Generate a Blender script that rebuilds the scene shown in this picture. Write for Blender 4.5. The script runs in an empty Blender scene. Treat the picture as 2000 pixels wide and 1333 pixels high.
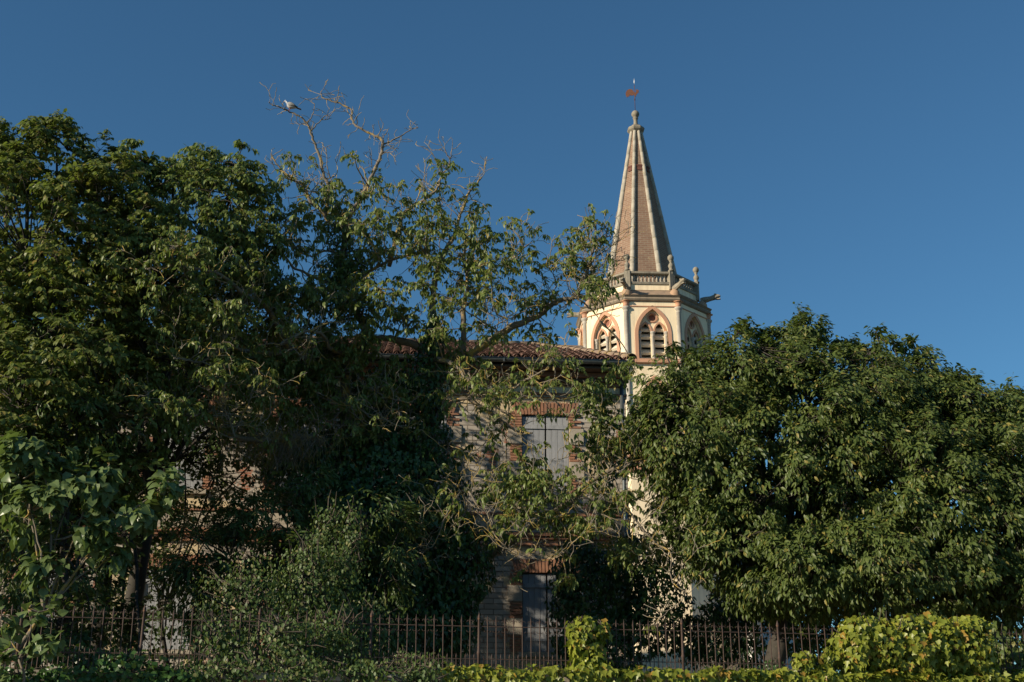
import bpy, math, random
import numpy as np
from mathutils import Vector, Matrix
from mathutils.geometry import tessellate_polygon

# ------------------------------------------------------------------ camera, sky, sun
SC = bpy.context.scene
COL = SC.collection
FPX, PITCH, CAMZ = 2400.0, math.radians(18.4), 1.6
SP, CP = math.sin(PITCH), math.cos(PITCH)
cd = bpy.data.cameras.new('camera'); cam = bpy.data.objects.new('camera', cd); COL.objects.link(cam)
cd.sensor_width = 36.0; cd.lens = FPX / 2000 * 36.0; cd.clip_end = 6000; cd.clip_start = 0.1
cam.location = (0, 0, CAMZ); cam.rotation_euler = (math.radians(90) + PITCH, 0, 0)
SC.camera = cam

SUN_DIR = Vector((-1.0, -0.56, 0.46)).normalized()
sun_el = math.asin(SUN_DIR.z); sun_az = math.atan2(SUN_DIR.x, SUN_DIR.y)
w = bpy.data.worlds.new('World'); SC.world = w; w.use_nodes = True
nt = w.node_tree; bg = nt.nodes['Background']
sky = nt.nodes.new('ShaderNodeTexSky'); sky.sky_type = 'NISHITA'; sky.sun_disc = False
sky.sun_elevation = sun_el; sky.sun_rotation = sun_az; sky.altitude = 150
sky.air_density = 1.0; sky.dust_density = 0.05; sky.ozone_density = 4.0
wb = nt.nodes.new('ShaderNodeMix'); wb.data_type = 'RGBA'; wb.blend_type = 'MULTIPLY'; wb.inputs[0].default_value = 1.0
wb.inputs[7].default_value = (0.70, 1.06, 1.12, 1)       # the photograph's white balance
nt.links.new(sky.outputs[0], wb.inputs[6]); nt.links.new(wb.outputs[2], bg.inputs[0]); bg.inputs[1].default_value = 0.066
sl = bpy.data.lights.new('sun', 'SUN'); so = bpy.data.objects.new('sun', sl); COL.objects.link(so)
sl.energy = 5.0; sl.angle = math.radians(0.5); sl.color = (1.0, 0.88, 0.68)
so.rotation_euler = SUN_DIR.to_track_quat('Z', 'Y').to_euler(); so.location = (-20, -10, 30)
vs = SC.view_settings; vs.view_transform = 'Standard'; vs.look = 'None'; vs.exposure = 0.42; vs.gamma = 1.0
vs.use_curve_mapping = False
SC.cycles.max_bounces = 8; SC.cycles.transparent_max_bounces = 8

def at(px, py, D):
    u, v = (px - 1000) / FPX, (666.5 - py) / FPX
    f = CP - v * SP
    return Vector((u * D / f, D, CAMZ + D * (SP + v * CP) / f))
def zat(py, D): return at(1000, py, D).z
def scale_at(py, D):                                   # px per metre there
    z = zat(py, D) - CAMZ
    return FPX / (D * CP + z * SP)
def topx(P):                                           # world -> px (N,3)
    P = np.asarray(P); y = P[:, 1]; z = P[:, 2] - CAMZ
    dz = y * CP + z * SP; dy = -y * SP + z * CP
    return 1000 + FPX * P[:, 0] / dz, 666.5 - FPX * dy / dz

# ------------------------------------------------------------------ object helpers
W = {}
def put(name, data, M=None, parent=None, mat=None):
    o = bpy.data.objects.new(name, data); COL.objects.link(o)
    M = M.copy() if M is not None else Matrix.Identity(4)
    if parent is not None:
        o.parent = parent; o.matrix_parent_inverse = W[parent.name].inverted()
    o.matrix_basis = M; W[o.name] = M
    if mat is not None and data is not None and len(data.materials) == 0: data.materials.append(mat)
    return o
def tag(o, label=None, cat=None, group=None, kind=None):
    if label: o['label'] = label
    if cat: o['category'] = cat
    if group: o['group'] = group
    if kind: o['kind'] = kind
    return o
def thing(name, loc, label, cat, group=None, M=None):
    e = put(name, None, M if M is not None else Matrix.Translation(Vector(loc)))
    e.empty_display_size = 0.2
    return tag(e, label, cat, group)

class MB:
    def __init__(s): s.v = []; s.f = []; s.sm = []
    def add(s, vs, fs, smooth=False, M=None):
        b = len(s.v)
        s.v += [tuple(M @ Vector(p)) for p in vs] if M is not None else [tuple(p) for p in vs]
        s.f += [tuple(i + b for i in f) for f in fs]; s.sm += [smooth] * len(fs)
        return s
    def box(s, x0, x1, y0, y1, z0, z1, M=None):
        vs = [(x, y, z) for z in (z0, z1) for y in (y0, y1) for x in (x0, x1)]
        return s.add(vs, [(0,2,3,1),(4,5,7,6),(0,1,5,4),(2,6,7,3),(0,4,6,2),(1,3,7,5)], M=M)
    def lathe(s, prof, n=12, M=None, smooth=True):
        vs = []; fs = []
        for r, z in prof:
            for i in range(n):
                a = 2 * math.pi * (i + .5) / n; vs.append((r * math.cos(a), r * math.sin(a), z))
        for k in range(len(prof) - 1):
            for i in range(n):
                j = (i + 1) % n; fs.append((k*n+i, k*n+j, (k+1)*n+j, (k+1)*n+i))
        fs.append(tuple(range(n))[::-1]); fs.append(tuple((len(prof)-1)*n + i for i in range(n)))
        return s.add(vs, fs, smooth, M)
    def plate(s, outer, holes, y0, y1, M=None, capback=True):
        """polygon in local x,z; front face at y1 (towards -y is outside: pass y1<y0)"""
        loops = [outer] + list(holes)
        flat = [p for l in loops for p in l]
        tris = tessellate_polygon([[Vector((p[0], p[1], 0)) for p in l] for l in loops])
        n = len(flat)
        vs = [(p[0], y1, p[1]) for p in flat] + [(p[0], y0, p[1]) for p in flat]
        fs = [tuple(t) for t in tris]
        if capback: fs += [tuple(i + n for i in reversed(t)) for t in tris]
        b = 0
        for l in loops:
            m = len(l)
            for i in range(m):
                j = (i + 1) % m; fs.append((b+i, b+j, n+b+j, n+b+i))
            b += m
        return s.add(vs, fs, False, M)
    def ring(s, profile, n, R0, z0=0, phase=0.0, M=None):
        """profile of (dr, dz) swept round a regular n-gon (circumradius R0+dr/cos)"""
        vs = []; fs = []; m = len(profile)
        for i in range(n):
            a = phase + 2 * math.pi * i / n
            for dr, dz in profile:
                r = (R0 + dr) / math.cos(math.pi / n); vs.append((r*math.cos(a), r*math.sin(a), z0 + dz))
        for i in range(n):
            j = (i + 1) % n
            for k in range(m):
                l = (k + 1) % m; fs.append((i*m+k, j*m+k, j*m+l, i*m+l))
        return s.add(vs, fs, False, M)
    def mesh(s, name, mat=None):
        me = bpy.data.meshes.new(name); me.from_pydata(s.v, [], s.f)
        me.polygons.foreach_set('use_smooth', s.sm)
        me.validate(); 
        import bmesh
        bm = bmesh.new(); bm.from_mesh(me); bmesh.ops.recalc_face_normals(bm, faces=bm.faces); bm.to_mesh(me); bm.free()
        if mat: me.materials.append(mat)
        return me
def arch(hw, y0, spring, apex, n=8, cx=0.0):
    H = apex - spring; k = (H*H - hw*hw) / (2*hw); R = hw + k
    a1 = math.atan2(H, k)
    pts = [(cx + hw, y0)]
    for i in range(n + 1):
        a = a1 * i / n; pts.append((cx - k + R*math.cos(a), spring + R*math.sin(a)))
    for i in range(n - 1, -1, -1):
        a = a1 * i / n; pts.append((cx + k - R*math.cos(a), spring + R*math.sin(a)))
    pts.append((cx - hw, y0))
    return pts
def circ(cx, cz, r, n=16): return [(cx + r*math.cos(2*math.pi*i/n), cz + r*math.sin(2*math.pi*i/n)) for i in range(n)]

# ------------------------------------------------------------------ materials
def new_mat(name):
    m = bpy.data.materials.new(name); m.use_nodes = True
    return m, m.node_tree, m.node_tree.nodes['Principled BSDF']
def N(nt, t, **k):
    n = nt.nodes.new(t)
    for a, b in k.items():
        if a in n.inputs: n.inputs[a].default_value = b
        else: setattr(n, a, b)
    return n
def noise(nt, co, scale, detail=5, rough=.6, stretch=None):
    n = N(nt, 'ShaderNodeTexNoise', Scale=scale, Detail=detail, Roughness=rough)
    if stretch:
        mp = N(nt, 'ShaderNodeMapping'); mp.inputs['Scale'].default_value = stretch
        nt.links.new(co, mp.inputs[0]); co = mp.outputs[0]
    nt.links.new(co, n.inputs['Vector']); return n.outputs['Fac']
def ramp(nt, fac, a, b, va=0., vb=1.):
    n = N(nt, 'ShaderNodeMapRange'); n.inputs[1].default_value = a; n.inputs[2].default_value = b
    n.inputs[3].default_value = va; n.inputs[4].default_value = vb
    nt.links.new(fac, n.inputs[0]); return n.outputs[0]
def mix(nt, fac, a, b):
    n = N(nt, 'ShaderNodeMix', data_type='RGBA')
    if isinstance(fac, float): n.inputs[0].default_value = fac
    else: nt.links.new(fac, n.inputs[0])
    for k, v in ((6, a), (7, b)):
        if isinstance(v, tuple): n.inputs[k].default_value = (*v, 1)
        else: nt.links.new(v, n.inputs[k])
    return n.outputs[2]
def bump(nt, bs, h, strength=.4, dist=.02):
    b = N(nt, 'ShaderNodeBump', Strength=strength, Distance=dist); nt.links.new(h, b.inputs['Height'])
    nt.links.new(b.outputs[0], bs.inputs['Normal'])
def surf(name, c1, c2, scale=3., lichen=None, lth=.62, lscale=6., rough=.9, bs_=.4, bscale=30., metal=0., grime=None, gstretch=(3, 3, .4)):
    m, nt, bs = new_mat(name)
    co = N(nt, 'ShaderNodeTexCoord').outputs['Object']
    c = mix(nt, ramp(nt, noise(nt, co, scale), .3, .7), c1, c2)
    if grime: c = mix(nt, ramp(nt, noise(nt, co, 1.6, 6, .65, gstretch), .48, .78, 0, .75), c, grime)
    if lichen: c = mix(nt, ramp(nt, noise(nt, co, lscale, 6, .7), lth, lth + .06, 0, .85), c, lichen)
    nt.links.new(c, bs.inputs['Base Color'])
    bs.inputs['Roughness'].default_value = rough; bs.inputs['Metallic'].default_value = metal
    bump(nt, bs, noise(nt, co, bscale, 6, .7), bs_, .01)
    return m
def brick_mat(name, c1, c2, mortar, bw=.26, rh=.07, axes=(0, 2), lichen=None, patch=None, pth=.6, mn=.5):
    m, nt, bs = new_mat(name)
    co = N(nt, 'ShaderNodeTexCoord').outputs['Object']
    sp = N(nt, 'ShaderNodeSeparateXYZ'); nt.links.new(co, sp.inputs[0])
    cb = N(nt, 'ShaderNodeCombineXYZ'); nt.links.new(sp.outputs[axes[0]], cb.inputs[0]); nt.links.new(sp.outputs[axes[1]], cb.inputs[1])
    b = N(nt, 'ShaderNodeTexBrick', Scale=1.0); b.inputs['Brick Width'].default_value = bw; b.inputs['Row Height'].default_value = rh
    b.inputs['Mortar Size'].default_value = .012; b.inputs['Mortar Smooth'].default_value = .3
    b.inputs['Color1'].default_value = (*c1, 1); b.inputs['Color2'].default_value = (*c2, 1); b.inputs['Mortar'].default_value = (*mortar, 1)
    nt.links.new(cb.outputs[0], b.inputs['Vector'])
    c = mix(nt, ramp(nt, noise(nt, co, 1.1, 6, .7), .35, .75, 0, .55), b.outputs[0], tuple(x * .55 for x in c1))
    c = mix(nt, ramp(nt, noise(nt, co, 9, 4, .7), .5, .75, 0, mn), c, mortar)
    if patch: c = mix(nt, ramp(nt, noise(nt, co, 1.3, 7, .7), pth, pth + .05), c, patch)
    if lichen: c = mix(nt, ramp(nt, noise(nt, co, .9, 7, .75), .56, .68, 0, .8), c, lichen)
    nt.links.new(c, bs.inputs['Base Color']); bs.inputs['Roughness'].default_value = .95
    bump(nt, bs, b.outputs['Fac'], -.7, .02)
    return m
def leaf_mat(name, c1, c2, c3=None, trans=.3, gloss=.42, amount=.15):
    m, nt, bs = new_mat(name)
    g = N(nt, 'ShaderNodeNewGeometry').outputs['Random Per Island']
    oi = N(nt, 'ShaderNodeObjectInfo').outputs['Random']
    ad = N(nt, 'ShaderNodeMath', operation='ADD'); nt.links.new(g, ad.inputs[0]); nt.links.new(oi, ad.inputs[1])
    fr = N(nt, 'ShaderNodeMath', operation='FRACT'); nt.links.new(ad.outputs[0], fr.inputs[0])
    r = fr.outputs[0]
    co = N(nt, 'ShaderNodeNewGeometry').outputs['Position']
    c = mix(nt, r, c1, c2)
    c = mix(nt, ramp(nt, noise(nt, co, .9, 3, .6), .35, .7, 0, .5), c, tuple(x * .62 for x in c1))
    if c3: c = mix(nt, ramp(nt, r, 1 - amount, 1 - amount + .03), c, c3)
    nt.links.new(c, bs.inputs['Base Color']); bs.inputs['Roughness'].default_value = gloss
    bs.inputs['Specular IOR Level'].default_value = .32
    tr = N(nt, 'ShaderNodeBsdfTranslucent')
    tc = mix(nt, .5, c, (.18, .27, .02)); nt.links.new(tc, tr.inputs[0])
    ms = N(nt, 'ShaderNodeMixShader'); ms.inputs[0].default_value = trans
    nt.links.new(bs.outputs[0], ms.inputs[1]); nt.links.new(tr.outputs[0], ms.inputs[2])
    nt.links.new(ms.outputs[0], nt.nodes['Material Output'].inputs[0])
    return m

CREAM = surf('cream_render', (.90, .75, .52), (.86, .69, .46), 2.2, grime=(.50, .385, .26), bs_=.2, bscale=14, gstretch=(4, 4, .25))
PEACH = surf('peach_render', (.56, .31, .19), (.50, .26, .16), 3, grime=(.40, .22, .16), bs_=.15)
STONE = surf('weathered_stone', (.30, .26, .195), (.20, .175, .135), 5, lichen=(.27, .20, .06), lth=.6, bs_=.5, grime=(.09, .085, .075))
STONEP = surf('pale_stone', (.47, .42, .35), (.36, .32, .27), 7, lichen=(.24, .19, .10), lth=.66, grime=(.2, .18, .16))
CORN = surf('cornice_stone', (.30, .235, .165), (.22, .175, .13), 2.5, grime=(.10, .09, .075), bs_=.3)
LOUV = surf('louvre_slate', (.72, .63, .50), (.62, .54, .42), 3, bs_=.2)
DARK = surf('interior_shade', (.02, .018, .015), (.015, .013, .012), 2)  # near-black colour stands in for the shade inside the belfry
SPB = brick_mat('spire_brick', (.20, .112, .073), (.27, .162, .106), (.32, .255, .185), .30, .10, (0, 1), lichen=(.42, .32, .18), mn=.25)
RUST = surf('rust', (.15, .052, .026), (.085, .034, .02), 20, rough=.85)
IRON = surf('rusty_iron', (.080, .045, .032), (.046, .029, .023), 9, rough=.8, lichen=(.28, .12, .05), lth=.6, lscale=20)
IRONG = surf('grey_iron', (.14, .14, .14), (.09, .09, .09), 9, rough=.5, metal=.5)
SILV = surf('silver_tip', (.8, .8, .8), (.7, .7, .7), 9, rough=.35, metal=.2)
# ------------------------------------------------------------------ bell tower
TD, TROT = 50.5, math.radians(2.5)
AX = at(1255, 620, TD).x
GZ = 2.2
A1 = 2.52
def zf(py, a): return zat(py, TD - a)
MPX = 1.0 / scale_at(640, TD - A1)                     # metre per pixel on the front side
S1 = 2 * A1 * math.tan(math.pi / 8)
church = thing('bell_tower', (AX, TD, GZ), 'octagonal cream bell tower with brick spire and stone balustrade behind the house', 'bell tower')
def facet(i, a, z=0.0, tilt=0.0):
    """frame of side i: local x right, -y outwards, z up; i=0 is the side that faces the camera"""
    ang = TROT + i * math.pi / 4
    R = Matrix.Rotation(ang, 4, 'Z')
    return Matrix.Translation((AX, TD, z)) @ R @ Matrix.Translation((0, -a, 0)) @ Matrix.Rotation(tilt, 4, 'X')
def corner(i, r, z=0.0):
    ang = TROT + (i + .5) * math.pi / 4
    return Matrix.Translation((AX, TD, z)) @ Matrix.Rotation(ang, 4, 'Z') @ Matrix.Translation((0, -r, 0))
R1 = A1 / math.cos(math.pi / 8)
zsill = zf(713, A1); zbot = zf(704, A1); zspring = zf(655, A1); zapex = zf(606, A1); ztop = zf(588, A1)
hwi = 2 * .62 / 2; 
# wall panel of one belfry side, with the arched opening
HW = S1 / 2
mb = MB(); mb.plate([(-HW, 0), (HW, 0), (HW, ztop - zsill), (-HW, ztop - zsill)],
                    [arch(.64, zbot - zsill, zspring - zsill, zapex - zsill)], .0, -.0001 - .14, capback=False)
m_panel = mb.mesh('belfry_wall', CREAM)
zi = zapex - zbot; sp_ = zspring - zbot
# surround ring
o_ = arch(.76, 0, sp_, zi + .15); i_ = arch(.62, 0, sp_, zi - .01)
mb = MB(); mb.plate(o_ + i_[::-1], [], -.13, -.175); m_sur = mb.mesh('surround', PEACH)
# tracery: plate with two lancets and an oculus
ls, la = zf(649, A1) - zbot, zf(632, A1) - zbot
oc = zf(621, A1) - zbot
full = arch(.66, -.01, sp_, zi + .02)
mb = MB(); mb.plate(full, [arch(.2, .03, ls, la, 6, -.285), arch(.2, .03, ls, la, 6, .285), circ(0, oc, .15)], .12, .02)
m_tra = mb.mesh('tracery', CREAM)
mb = MB()
for cx in (-.285, .285):
    a_, b_ = arch(.265, ls - .02, ls, la + .085, 6, cx), arch(.2, ls - .02, ls, la, 6, cx)
    mb.plate(a_ + b_[::-1], [], .03, -.02)
mb.plate(circ(0, oc, .215), [circ(0, oc, .15)], .03, -.02)
m_mold = mb.mesh('tracery_molding', PEACH)
mb = MB(); mb.plate(circ(0, oc, .17), [], .10, .08); m_ocp = mb.mesh('oculus_panel', surf('oculus_red', (.30, .12, .075), (.22, .09, .06), 9))
def colonn(h, r=.062):
    m_ = MB(); m_.lathe([(r*1.7, 0), (r*1.7, .06), (r*1.25, .1), (r, .14), (r*.93, h-.2), (r*1.2, h-.18), (r*.95, h-.15), (r*1.3, h-.09), (r*1.75, h-.04), (r*1.75, h)], 10)
    return m_
m_col = colonn(ls).mesh('colonnette', STONEP)
mb = MB()
mb.box(-.22, .22, -.19, .16, -.055, .055, Matrix.Rotation(math.radians(42), 4, 'X')); m_lou = mb.mesh('louvre', LOUV)
mb = MB(); mb.box(-HW + .12, HW - .12, .56, .6, 0, zi + .05); m_back = mb.mesh('shade_backing', DARK)  # board painted near-black in place of the unlit room behind the louvres
mb = MB(); mb.box(-HW - .02, HW + .02, -.24, .0, 0, zbot - zsill); mb.box(-HW - .02, HW + .02, -.28, -.24, .02, .08); m_sill = mb.mesh('sill_band', PEACH)
mb = MB(); mb.box(-HW, HW, -.175, -.14, 0, .035); m_line = mb.mesh('string_course', PEACH)
zline = zf(602, A1)
# second storey
z2 = zf(888, A1)
z2b, z2s, z2a = zf(866, A1), zf(762, A1), zf(742, A1)
mb = MB(); mb.plate([(-HW, 0), (HW, 0), (HW, zsill - z2), (-HW, zsill - z2)], [arch(.24, z2b - z2, z2s - z2, z2a - z2)], .0, -.14, capback=False)
m_p2 = mb.mesh('lower_wall', CREAM)
mb = MB(); mb.plate(arch(.35, 0, z2s - z2b, z2a - z2b + .14) + arch(.24, 0, z2s - z2b, z2a - z2b)[::-1], [], -.13, -.18); m_s2 = mb.mesh('surround', PEACH)
mb = MB(); mb.box(-.5, .5, .30, .34, -.1, z2a - z2b + .1); m_b2 = mb.mesh('shade_backing', DARK)
for i in range(8):
    F = facet(i, A1)
    put('belfry_wall', m_panel, facet(i, A1, zsill), church)
    put('sill_band', m_sill, facet(i, A1, zsill), church)
    put('string_course', m_line, facet(i, A1, zline), church)
    wn = put('window', m_sur, facet(i, A1, zbot), church)
    put('tracery', m_tra, facet(i, A1, zbot), wn); put('tracery_molding', m_mold, facet(i, A1, zbot), wn)
    put('oculus_panel', m_ocp, facet(i, A1, zbot), wn)
    for cx, cy in ((-.56, -.02), (0, -.02), (.56, -.02)):
        put('colonnette', m_col, facet(i, A1, zbot) @ Matrix.Translation((cx, cy, 0)), wn)
    for cx in (-.285, .285):
        for k in range(5):
            put('louvre', m_lou, facet(i, A1, zbot) @ Matrix.Translation((cx, .26, .10 + k * .335)), wn)
    put('shade_backing', m_back, facet(i, A1, zbot), wn)
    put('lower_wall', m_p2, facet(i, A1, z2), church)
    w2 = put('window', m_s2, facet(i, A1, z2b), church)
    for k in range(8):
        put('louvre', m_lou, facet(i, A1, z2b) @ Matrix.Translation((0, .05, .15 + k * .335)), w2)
    put('shade_backing', m_b2, facet(i, A1, z2b), w2)
# corner columns
hc = zf(592, A1) - z2
mb = MB(); r = .105
zc = zf(604, A1) - z2
mb.lathe([(r, 0), (r, zsill - z2 - .05)], 12)
mb.lathe([(r*1.5, zsill - z2 + .0), (r*1.5, zsill - z2 + .1), (r*1.1, zsill - z2 + .18), (r, zsill - z2 + .22), (r, zc - .2), (r*1.25, zc - .17), (r, zc - .14), (r*1.3, zc - .08), (r*1.7, zc - .02), (r*1.7, zc + .03)], 12)
m_cc = mb.mesh('corner_column', STONEP)
mb = MB(); mb.lathe([(r*1.25, 0), (r*1.2, .1), (r*1.5, .28), (r*2.2, hc - zc - .02)], 12); m_cap = mb.mesh('capital', PEACH)
for i in range(8):
    c_ = put('corner_column', m_cc, corner(i, R1 + .12, z2), church)
    put('capital', m_cap, corner(i, R1 + .12, z2 + zc + .03), c_)
ph = TROT - math.pi / 2 + math.pi / 8
TM = Matrix.Translation((AX, TD, 0))
# cornice: torus moulding, slope, parapet band
AC = 2.80; AB = 2.27
za, zb, zc1, zd, ze = zf(592, A1), zf(586, AC), zf(574, AC), zf(567, AB), zf(556, AB)
mb = MB()
mb.ring([(-.35, -.12), (-.06, -.10), (.02, -.02), (.12, .03), (.16, .10), (.12, .17), (.17, .22), (.20, .25), (.12, .28), (-.02, .30), (-.45, .30)], 8, AC - .18, za, ph)
put('cornice', mb.mesh('cornice', CORN), TM, church)
zt = za + .30
mb = MB(); mb.ring([(0, 0), (.02, .03), (-(AC - .2 - AB) - .03, zd - zt), (-.8, zd - zt), (-.8, 0)], 8, AC - .2, zt, ph)
put('cornice_slope', mb.mesh('cornice_slope', surf('slope_render', (.34, .235, .155), (.25, .175, .125), 2.5, grime=(.13, .11, .085))), TM, church)
mb = MB(); mb.ring([(0, 0), (0, ze - zd), (-.5, ze - zd), (-.5, 0)], 8, AB, zd, ph)
put('parapet_band', mb.mesh('parapet_band', CREAM), TM, church)
zr = zf(531, AB); zbb = ze + .05
mb = MB(); mb.ring([(.05, 0), (.06, .10), (.0, .12), (-.2, .12), (-.2, 0)], 8, AB, ze + .0, ph); put('balustrade_plinth', mb.mesh('balustrade_plinth', STONE), TM, church)
mb = MB(); mb.ring([(.0, -.14), (.07, -.10), (.07, -.02), (.03, .0), (-.2, .0), (-.24, -.04), (-.24, -.10), (-.18, -.14)], 8, AB, zr, ph)
put('handrail', mb.mesh('handrail', STONE), TM, church)
hb = zr - .14 - (ze + .12)
mb = MB(); mb.lathe([(.055, 0), (.055, .05), (.03, .08), (.065, hb*.32), (.05, hb*.5), (.03, hb*.72), (.045, hb - .06), (.055, hb - .05), (.055, hb)], 8)
m_bal = mb.mesh('baluster', surf('baluster_stone', (.42, .37, .30), (.30, .26, .21), 6, grime=(.15, .13, .11)))
SB = 2 * AB * math.tan(math.pi / 8)
mb = MB(); mb.box(-.13, .13, -.12, .14, -.22, zr - ze + .03); m_ped = mb.mesh('pedestal', STONE)
mb = MB(); mb.lathe([(.13, 0), (.13, .05), (.07, .09), (.10, .16), (.125, .24), (.10, .32), (.055, .38), (.05, .42), (.08, .45), (.05, .47), (.10, .51), (.135, .58), (.13, .66), (.08, .73), (.02, .76)], 12)
m_urn = mb.mesh('finial', STONE)
RB = AB / math.cos(math.pi / 8)
for i in range(8):
    for k in range(9):
        x = (k - 4) * (SB - .42) / 9.0
        put('baluster', m_bal, facet(i, AB, ze + .12) @ Matrix.Translation((x, .1, 0)), church)
    p_ = put('pedestal', m_ped, corner(i, RB - .06, ze), church)
    put('finial', m_urn, corner(i, RB - .02, zr + .03), p_)
# gargoyles
mb = MB()
secs = [(0, .10, .13, 0), (.25, .11, .14, .02), (.5, .09, .11, .05), (.7, .10, .12, .10), (.82, .115, .13, .13), (.95, .09, .08, .15), (1.05, .06, .04, .15)]
vs_, fs_ = [], []
for k, (d, a, b, z) in enumerate(secs):
    for j in range(8):
        t = 2 * math.pi * j / 8 + .39; vs_.append((a * math.cos(t), -d * .82, z * .8 + b * math.sin(t)))
for k in range(len(secs) - 1):
    for j in range(8):
        l = (j + 1) % 8; fs_.append((k*8+j, k*8+l, k*8+8+l, k*8+8+j))
fs_ += [tuple(range(8)), tuple(range(48, 56))]
mb.add(vs_, fs_)
mb.box(-.06, .06, -.86, -.68, -.03, .01); mb.box(-.10, -.05, -.69, -.61, .16, .22); mb.box(.05, .10, -.69, -.61, .18, .25)
m_garg = mb.mesh('gargoyle', STONE)
mb = MB(); mb.lathe([(.20, -.1), (.23, 0), (.20, .22), (.10, .36)], 10); m_gb = mb.mesh('gargoyle_base', surf('gb', (.42, .26, .16), (.30, .2, .13), 4))
for i in range(8):
    g_ = put('gargoyle', m_garg, corner(i, RB + .12, zd + .03), church)
    put('gargoyle_base', m_gb, corner(i, RB + .18, zt + .0), g_)
# spire
AS = 1.56; zs0 = ze; zs1 = zf(252, 0.25); AT = .20
slope = math.atan2(AS - AT, zs1 - zs0); Ls = math.hypot(AS - AT, zs1 - zs0)
hw0, hw1 = AS * math.tan(math.pi/8), AT * math.tan(math.pi/8)
mb = MB(); mb.add([(-hw0, 0, 0), (hw0, 0, 0), (hw1, Ls, 0), (-hw1, Ls, 0)], [(0, 1, 2, 3)])
spf = mb.mesh('spire_face', SPB)
rl = math.hypot((AS - AT) / math.cos(math.pi/8), zs1 - zs0)
mb = MB(); n_ = 13
pr = []
for k in range(n_):
    t = k / n_; t2 = (k + .97) / n_
    pr += [(.125 - .05*t, rl*t), (.125 - .05*t2, rl*t2), (.118 - .05*t2, rl*t2 + .012)]
mb.lathe(pr, 10); m_rib = mb.mesh('spire_rib', surf('rib_stone', (.46, .41, .33), (.30, .265, .21), 4, lichen=(.3, .24, .07), lth=.64, grime=(.16, .145, .12)))
def frame_from(o, x, y, z):
    return Matrix(((x.x, y.x, z.x, o.x), (x.y, y.y, z.y, o.y), (x.z, y.z, z.z, o.z), (0, 0, 0, 1)))
ribang = math.atan2((AS - AT) / math.cos(math.pi/8), zs1 - zs0)
m_dorm = MB()
m_dorm.box(-.10, .10, 0, .03, -.02, .22); m_dorm.box(-.13, .13, -.02, .05, .18, .26); md = m_dorm.mesh('vent_hood', surf('vent', (.16, .06, .04), (.1, .04, .03), 9))
for i in range(8):
    B = facet(i, AS, zs0) @ Matrix.Rotation(-slope, 4, 'X')
    Bf = B @ Matrix.Rotation(math.radians(90), 4, 'X')   # local y up the slope
    fo = put('spire_face', spf, Bf, church)
    put('spire_rib', m_rib, corner(i, AS / math.cos(math.pi/8) + .0, zs0) @ Matrix.Rotation(-ribang, 4, 'X'), church)
    put('vent_hood', md, B @ Matrix.Translation((0.02, -.04, Ls * .735)), fo)
mb = MB(); mb.ring([(-.12, -.1), (.04, -.1), (.13, .0), (.15, .08), (.10, .16), (-.05, .26), (-.12, .3)], 8, .23, zs1, ph)
put('spire_collar', mb.mesh('spire_collar', STONE), TM, church)
zk = zs1 + .28
mb = MB(); mb.lathe([(.2, 0), (.12, .04), (.095, .1), (.09, .32), (.12, .36), (.13, .39), (.09, .41)] + [(.185 * math.sin(a), .60 - .185 * math.cos(a)) for a in [.5, .9, 1.3, 1.7, 2.1, 2.5, 2.9]], 16)
zball = zk + .8
put('ball_finial', mb.mesh('ball_finial', STONE), Matrix.Translation((AX, TD, zk)), church)
# tower body under the octagon
ztb = zf(925, A1)
mb = MB(); mb.ring([(-.3, 0), (.16, 0), (.22, .08), (.22, .16), (.17, .22), (.17, .5), (.3, .56), (.36, .66), (.30, .74), (.16, .80), (-.3, .80)], 8, A1, ztb, ph)
put('band_molding', mb.mesh('band_molding', PEACH), TM, church)
mb = MB(); mb.ring([(.14, GZ - ztb - .3), (.14, 0.0), (-.6, 0), (-.6, GZ - ztb - .3)], 8, A1, ztb, ph)
put('tower_shaft', mb.mesh('tower_shaft', CREAM), TM, church)
mb = MB(); mb.ring([(.2, 0), (.2, .001), (-2.2, .001), (-2.2, 0)], 8, A1, zsill + .02, ph)
put('belfry_deck', mb.mesh('belfry_deck', DARK), TM, church)
mb = MB(); mb.ring([(0, 0), (0, .06), (-2.2, .06), (-2.2, 0)], 8, AB - .2, ze - .02, ph)
put('balcony_deck', mb.mesh('balcony_deck', STONE), TM, church)

# weathervane, free to turn on the spire
vz = zball - .02
van = thing('weathervane', (AX, TD, vz), 'rusty cockerel weathervane on a thin rod above the ball of the spire', 'weathervane')
mb = MB(); mb.lathe([(.014, 0), (.014, 1.35)], 6); mb.lathe([(.03, .55), (.012, .75)], 6)
put('rod', mb.mesh('rod', RUST), Matrix.Translation((AX, TD, vz)), van)
mb = MB(); mb.lathe([(.010, 1.4), (.019, 1.5), (.014, 1.60), (.004, 1.70)], 8)
put('tip', mb.mesh('tip', SILV), Matrix.Translation((AX, TD, vz)), van)
cock = [(-.37,.78),(-.33,.72),(-.30,.80),(-.24,.75),(-.22,.84),(-.14,.82),(-.08,.80),(-.03,.84),(.02,.80),(.05,.74),(.08,.74),(.09,.82),(.14,.86),(.18,.93),(.24,.92),(.19,.96),(.23,1.02),(.20,1.07),(.17,1.05),(.16,1.12),(.12,1.07),(.10,1.13),(.08,1.06),(.09,1.0),(.07,.96),(.03,.93),(-.02,1.0),(-.05,1.08),(-.12,1.14),(-.22,1.16),(-.31,1.12),(-.37,1.04),(-.40,.92)]
mb = MB(); mb.plate(cock, [], .012, -.012)
put('cockerel', mb.mesh('cockerel', RUST), Matrix.Translation((AX - .02, TD, vz)) @ Matrix.Rotation(math.radians(-12), 4, 'Z'), van)

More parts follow.
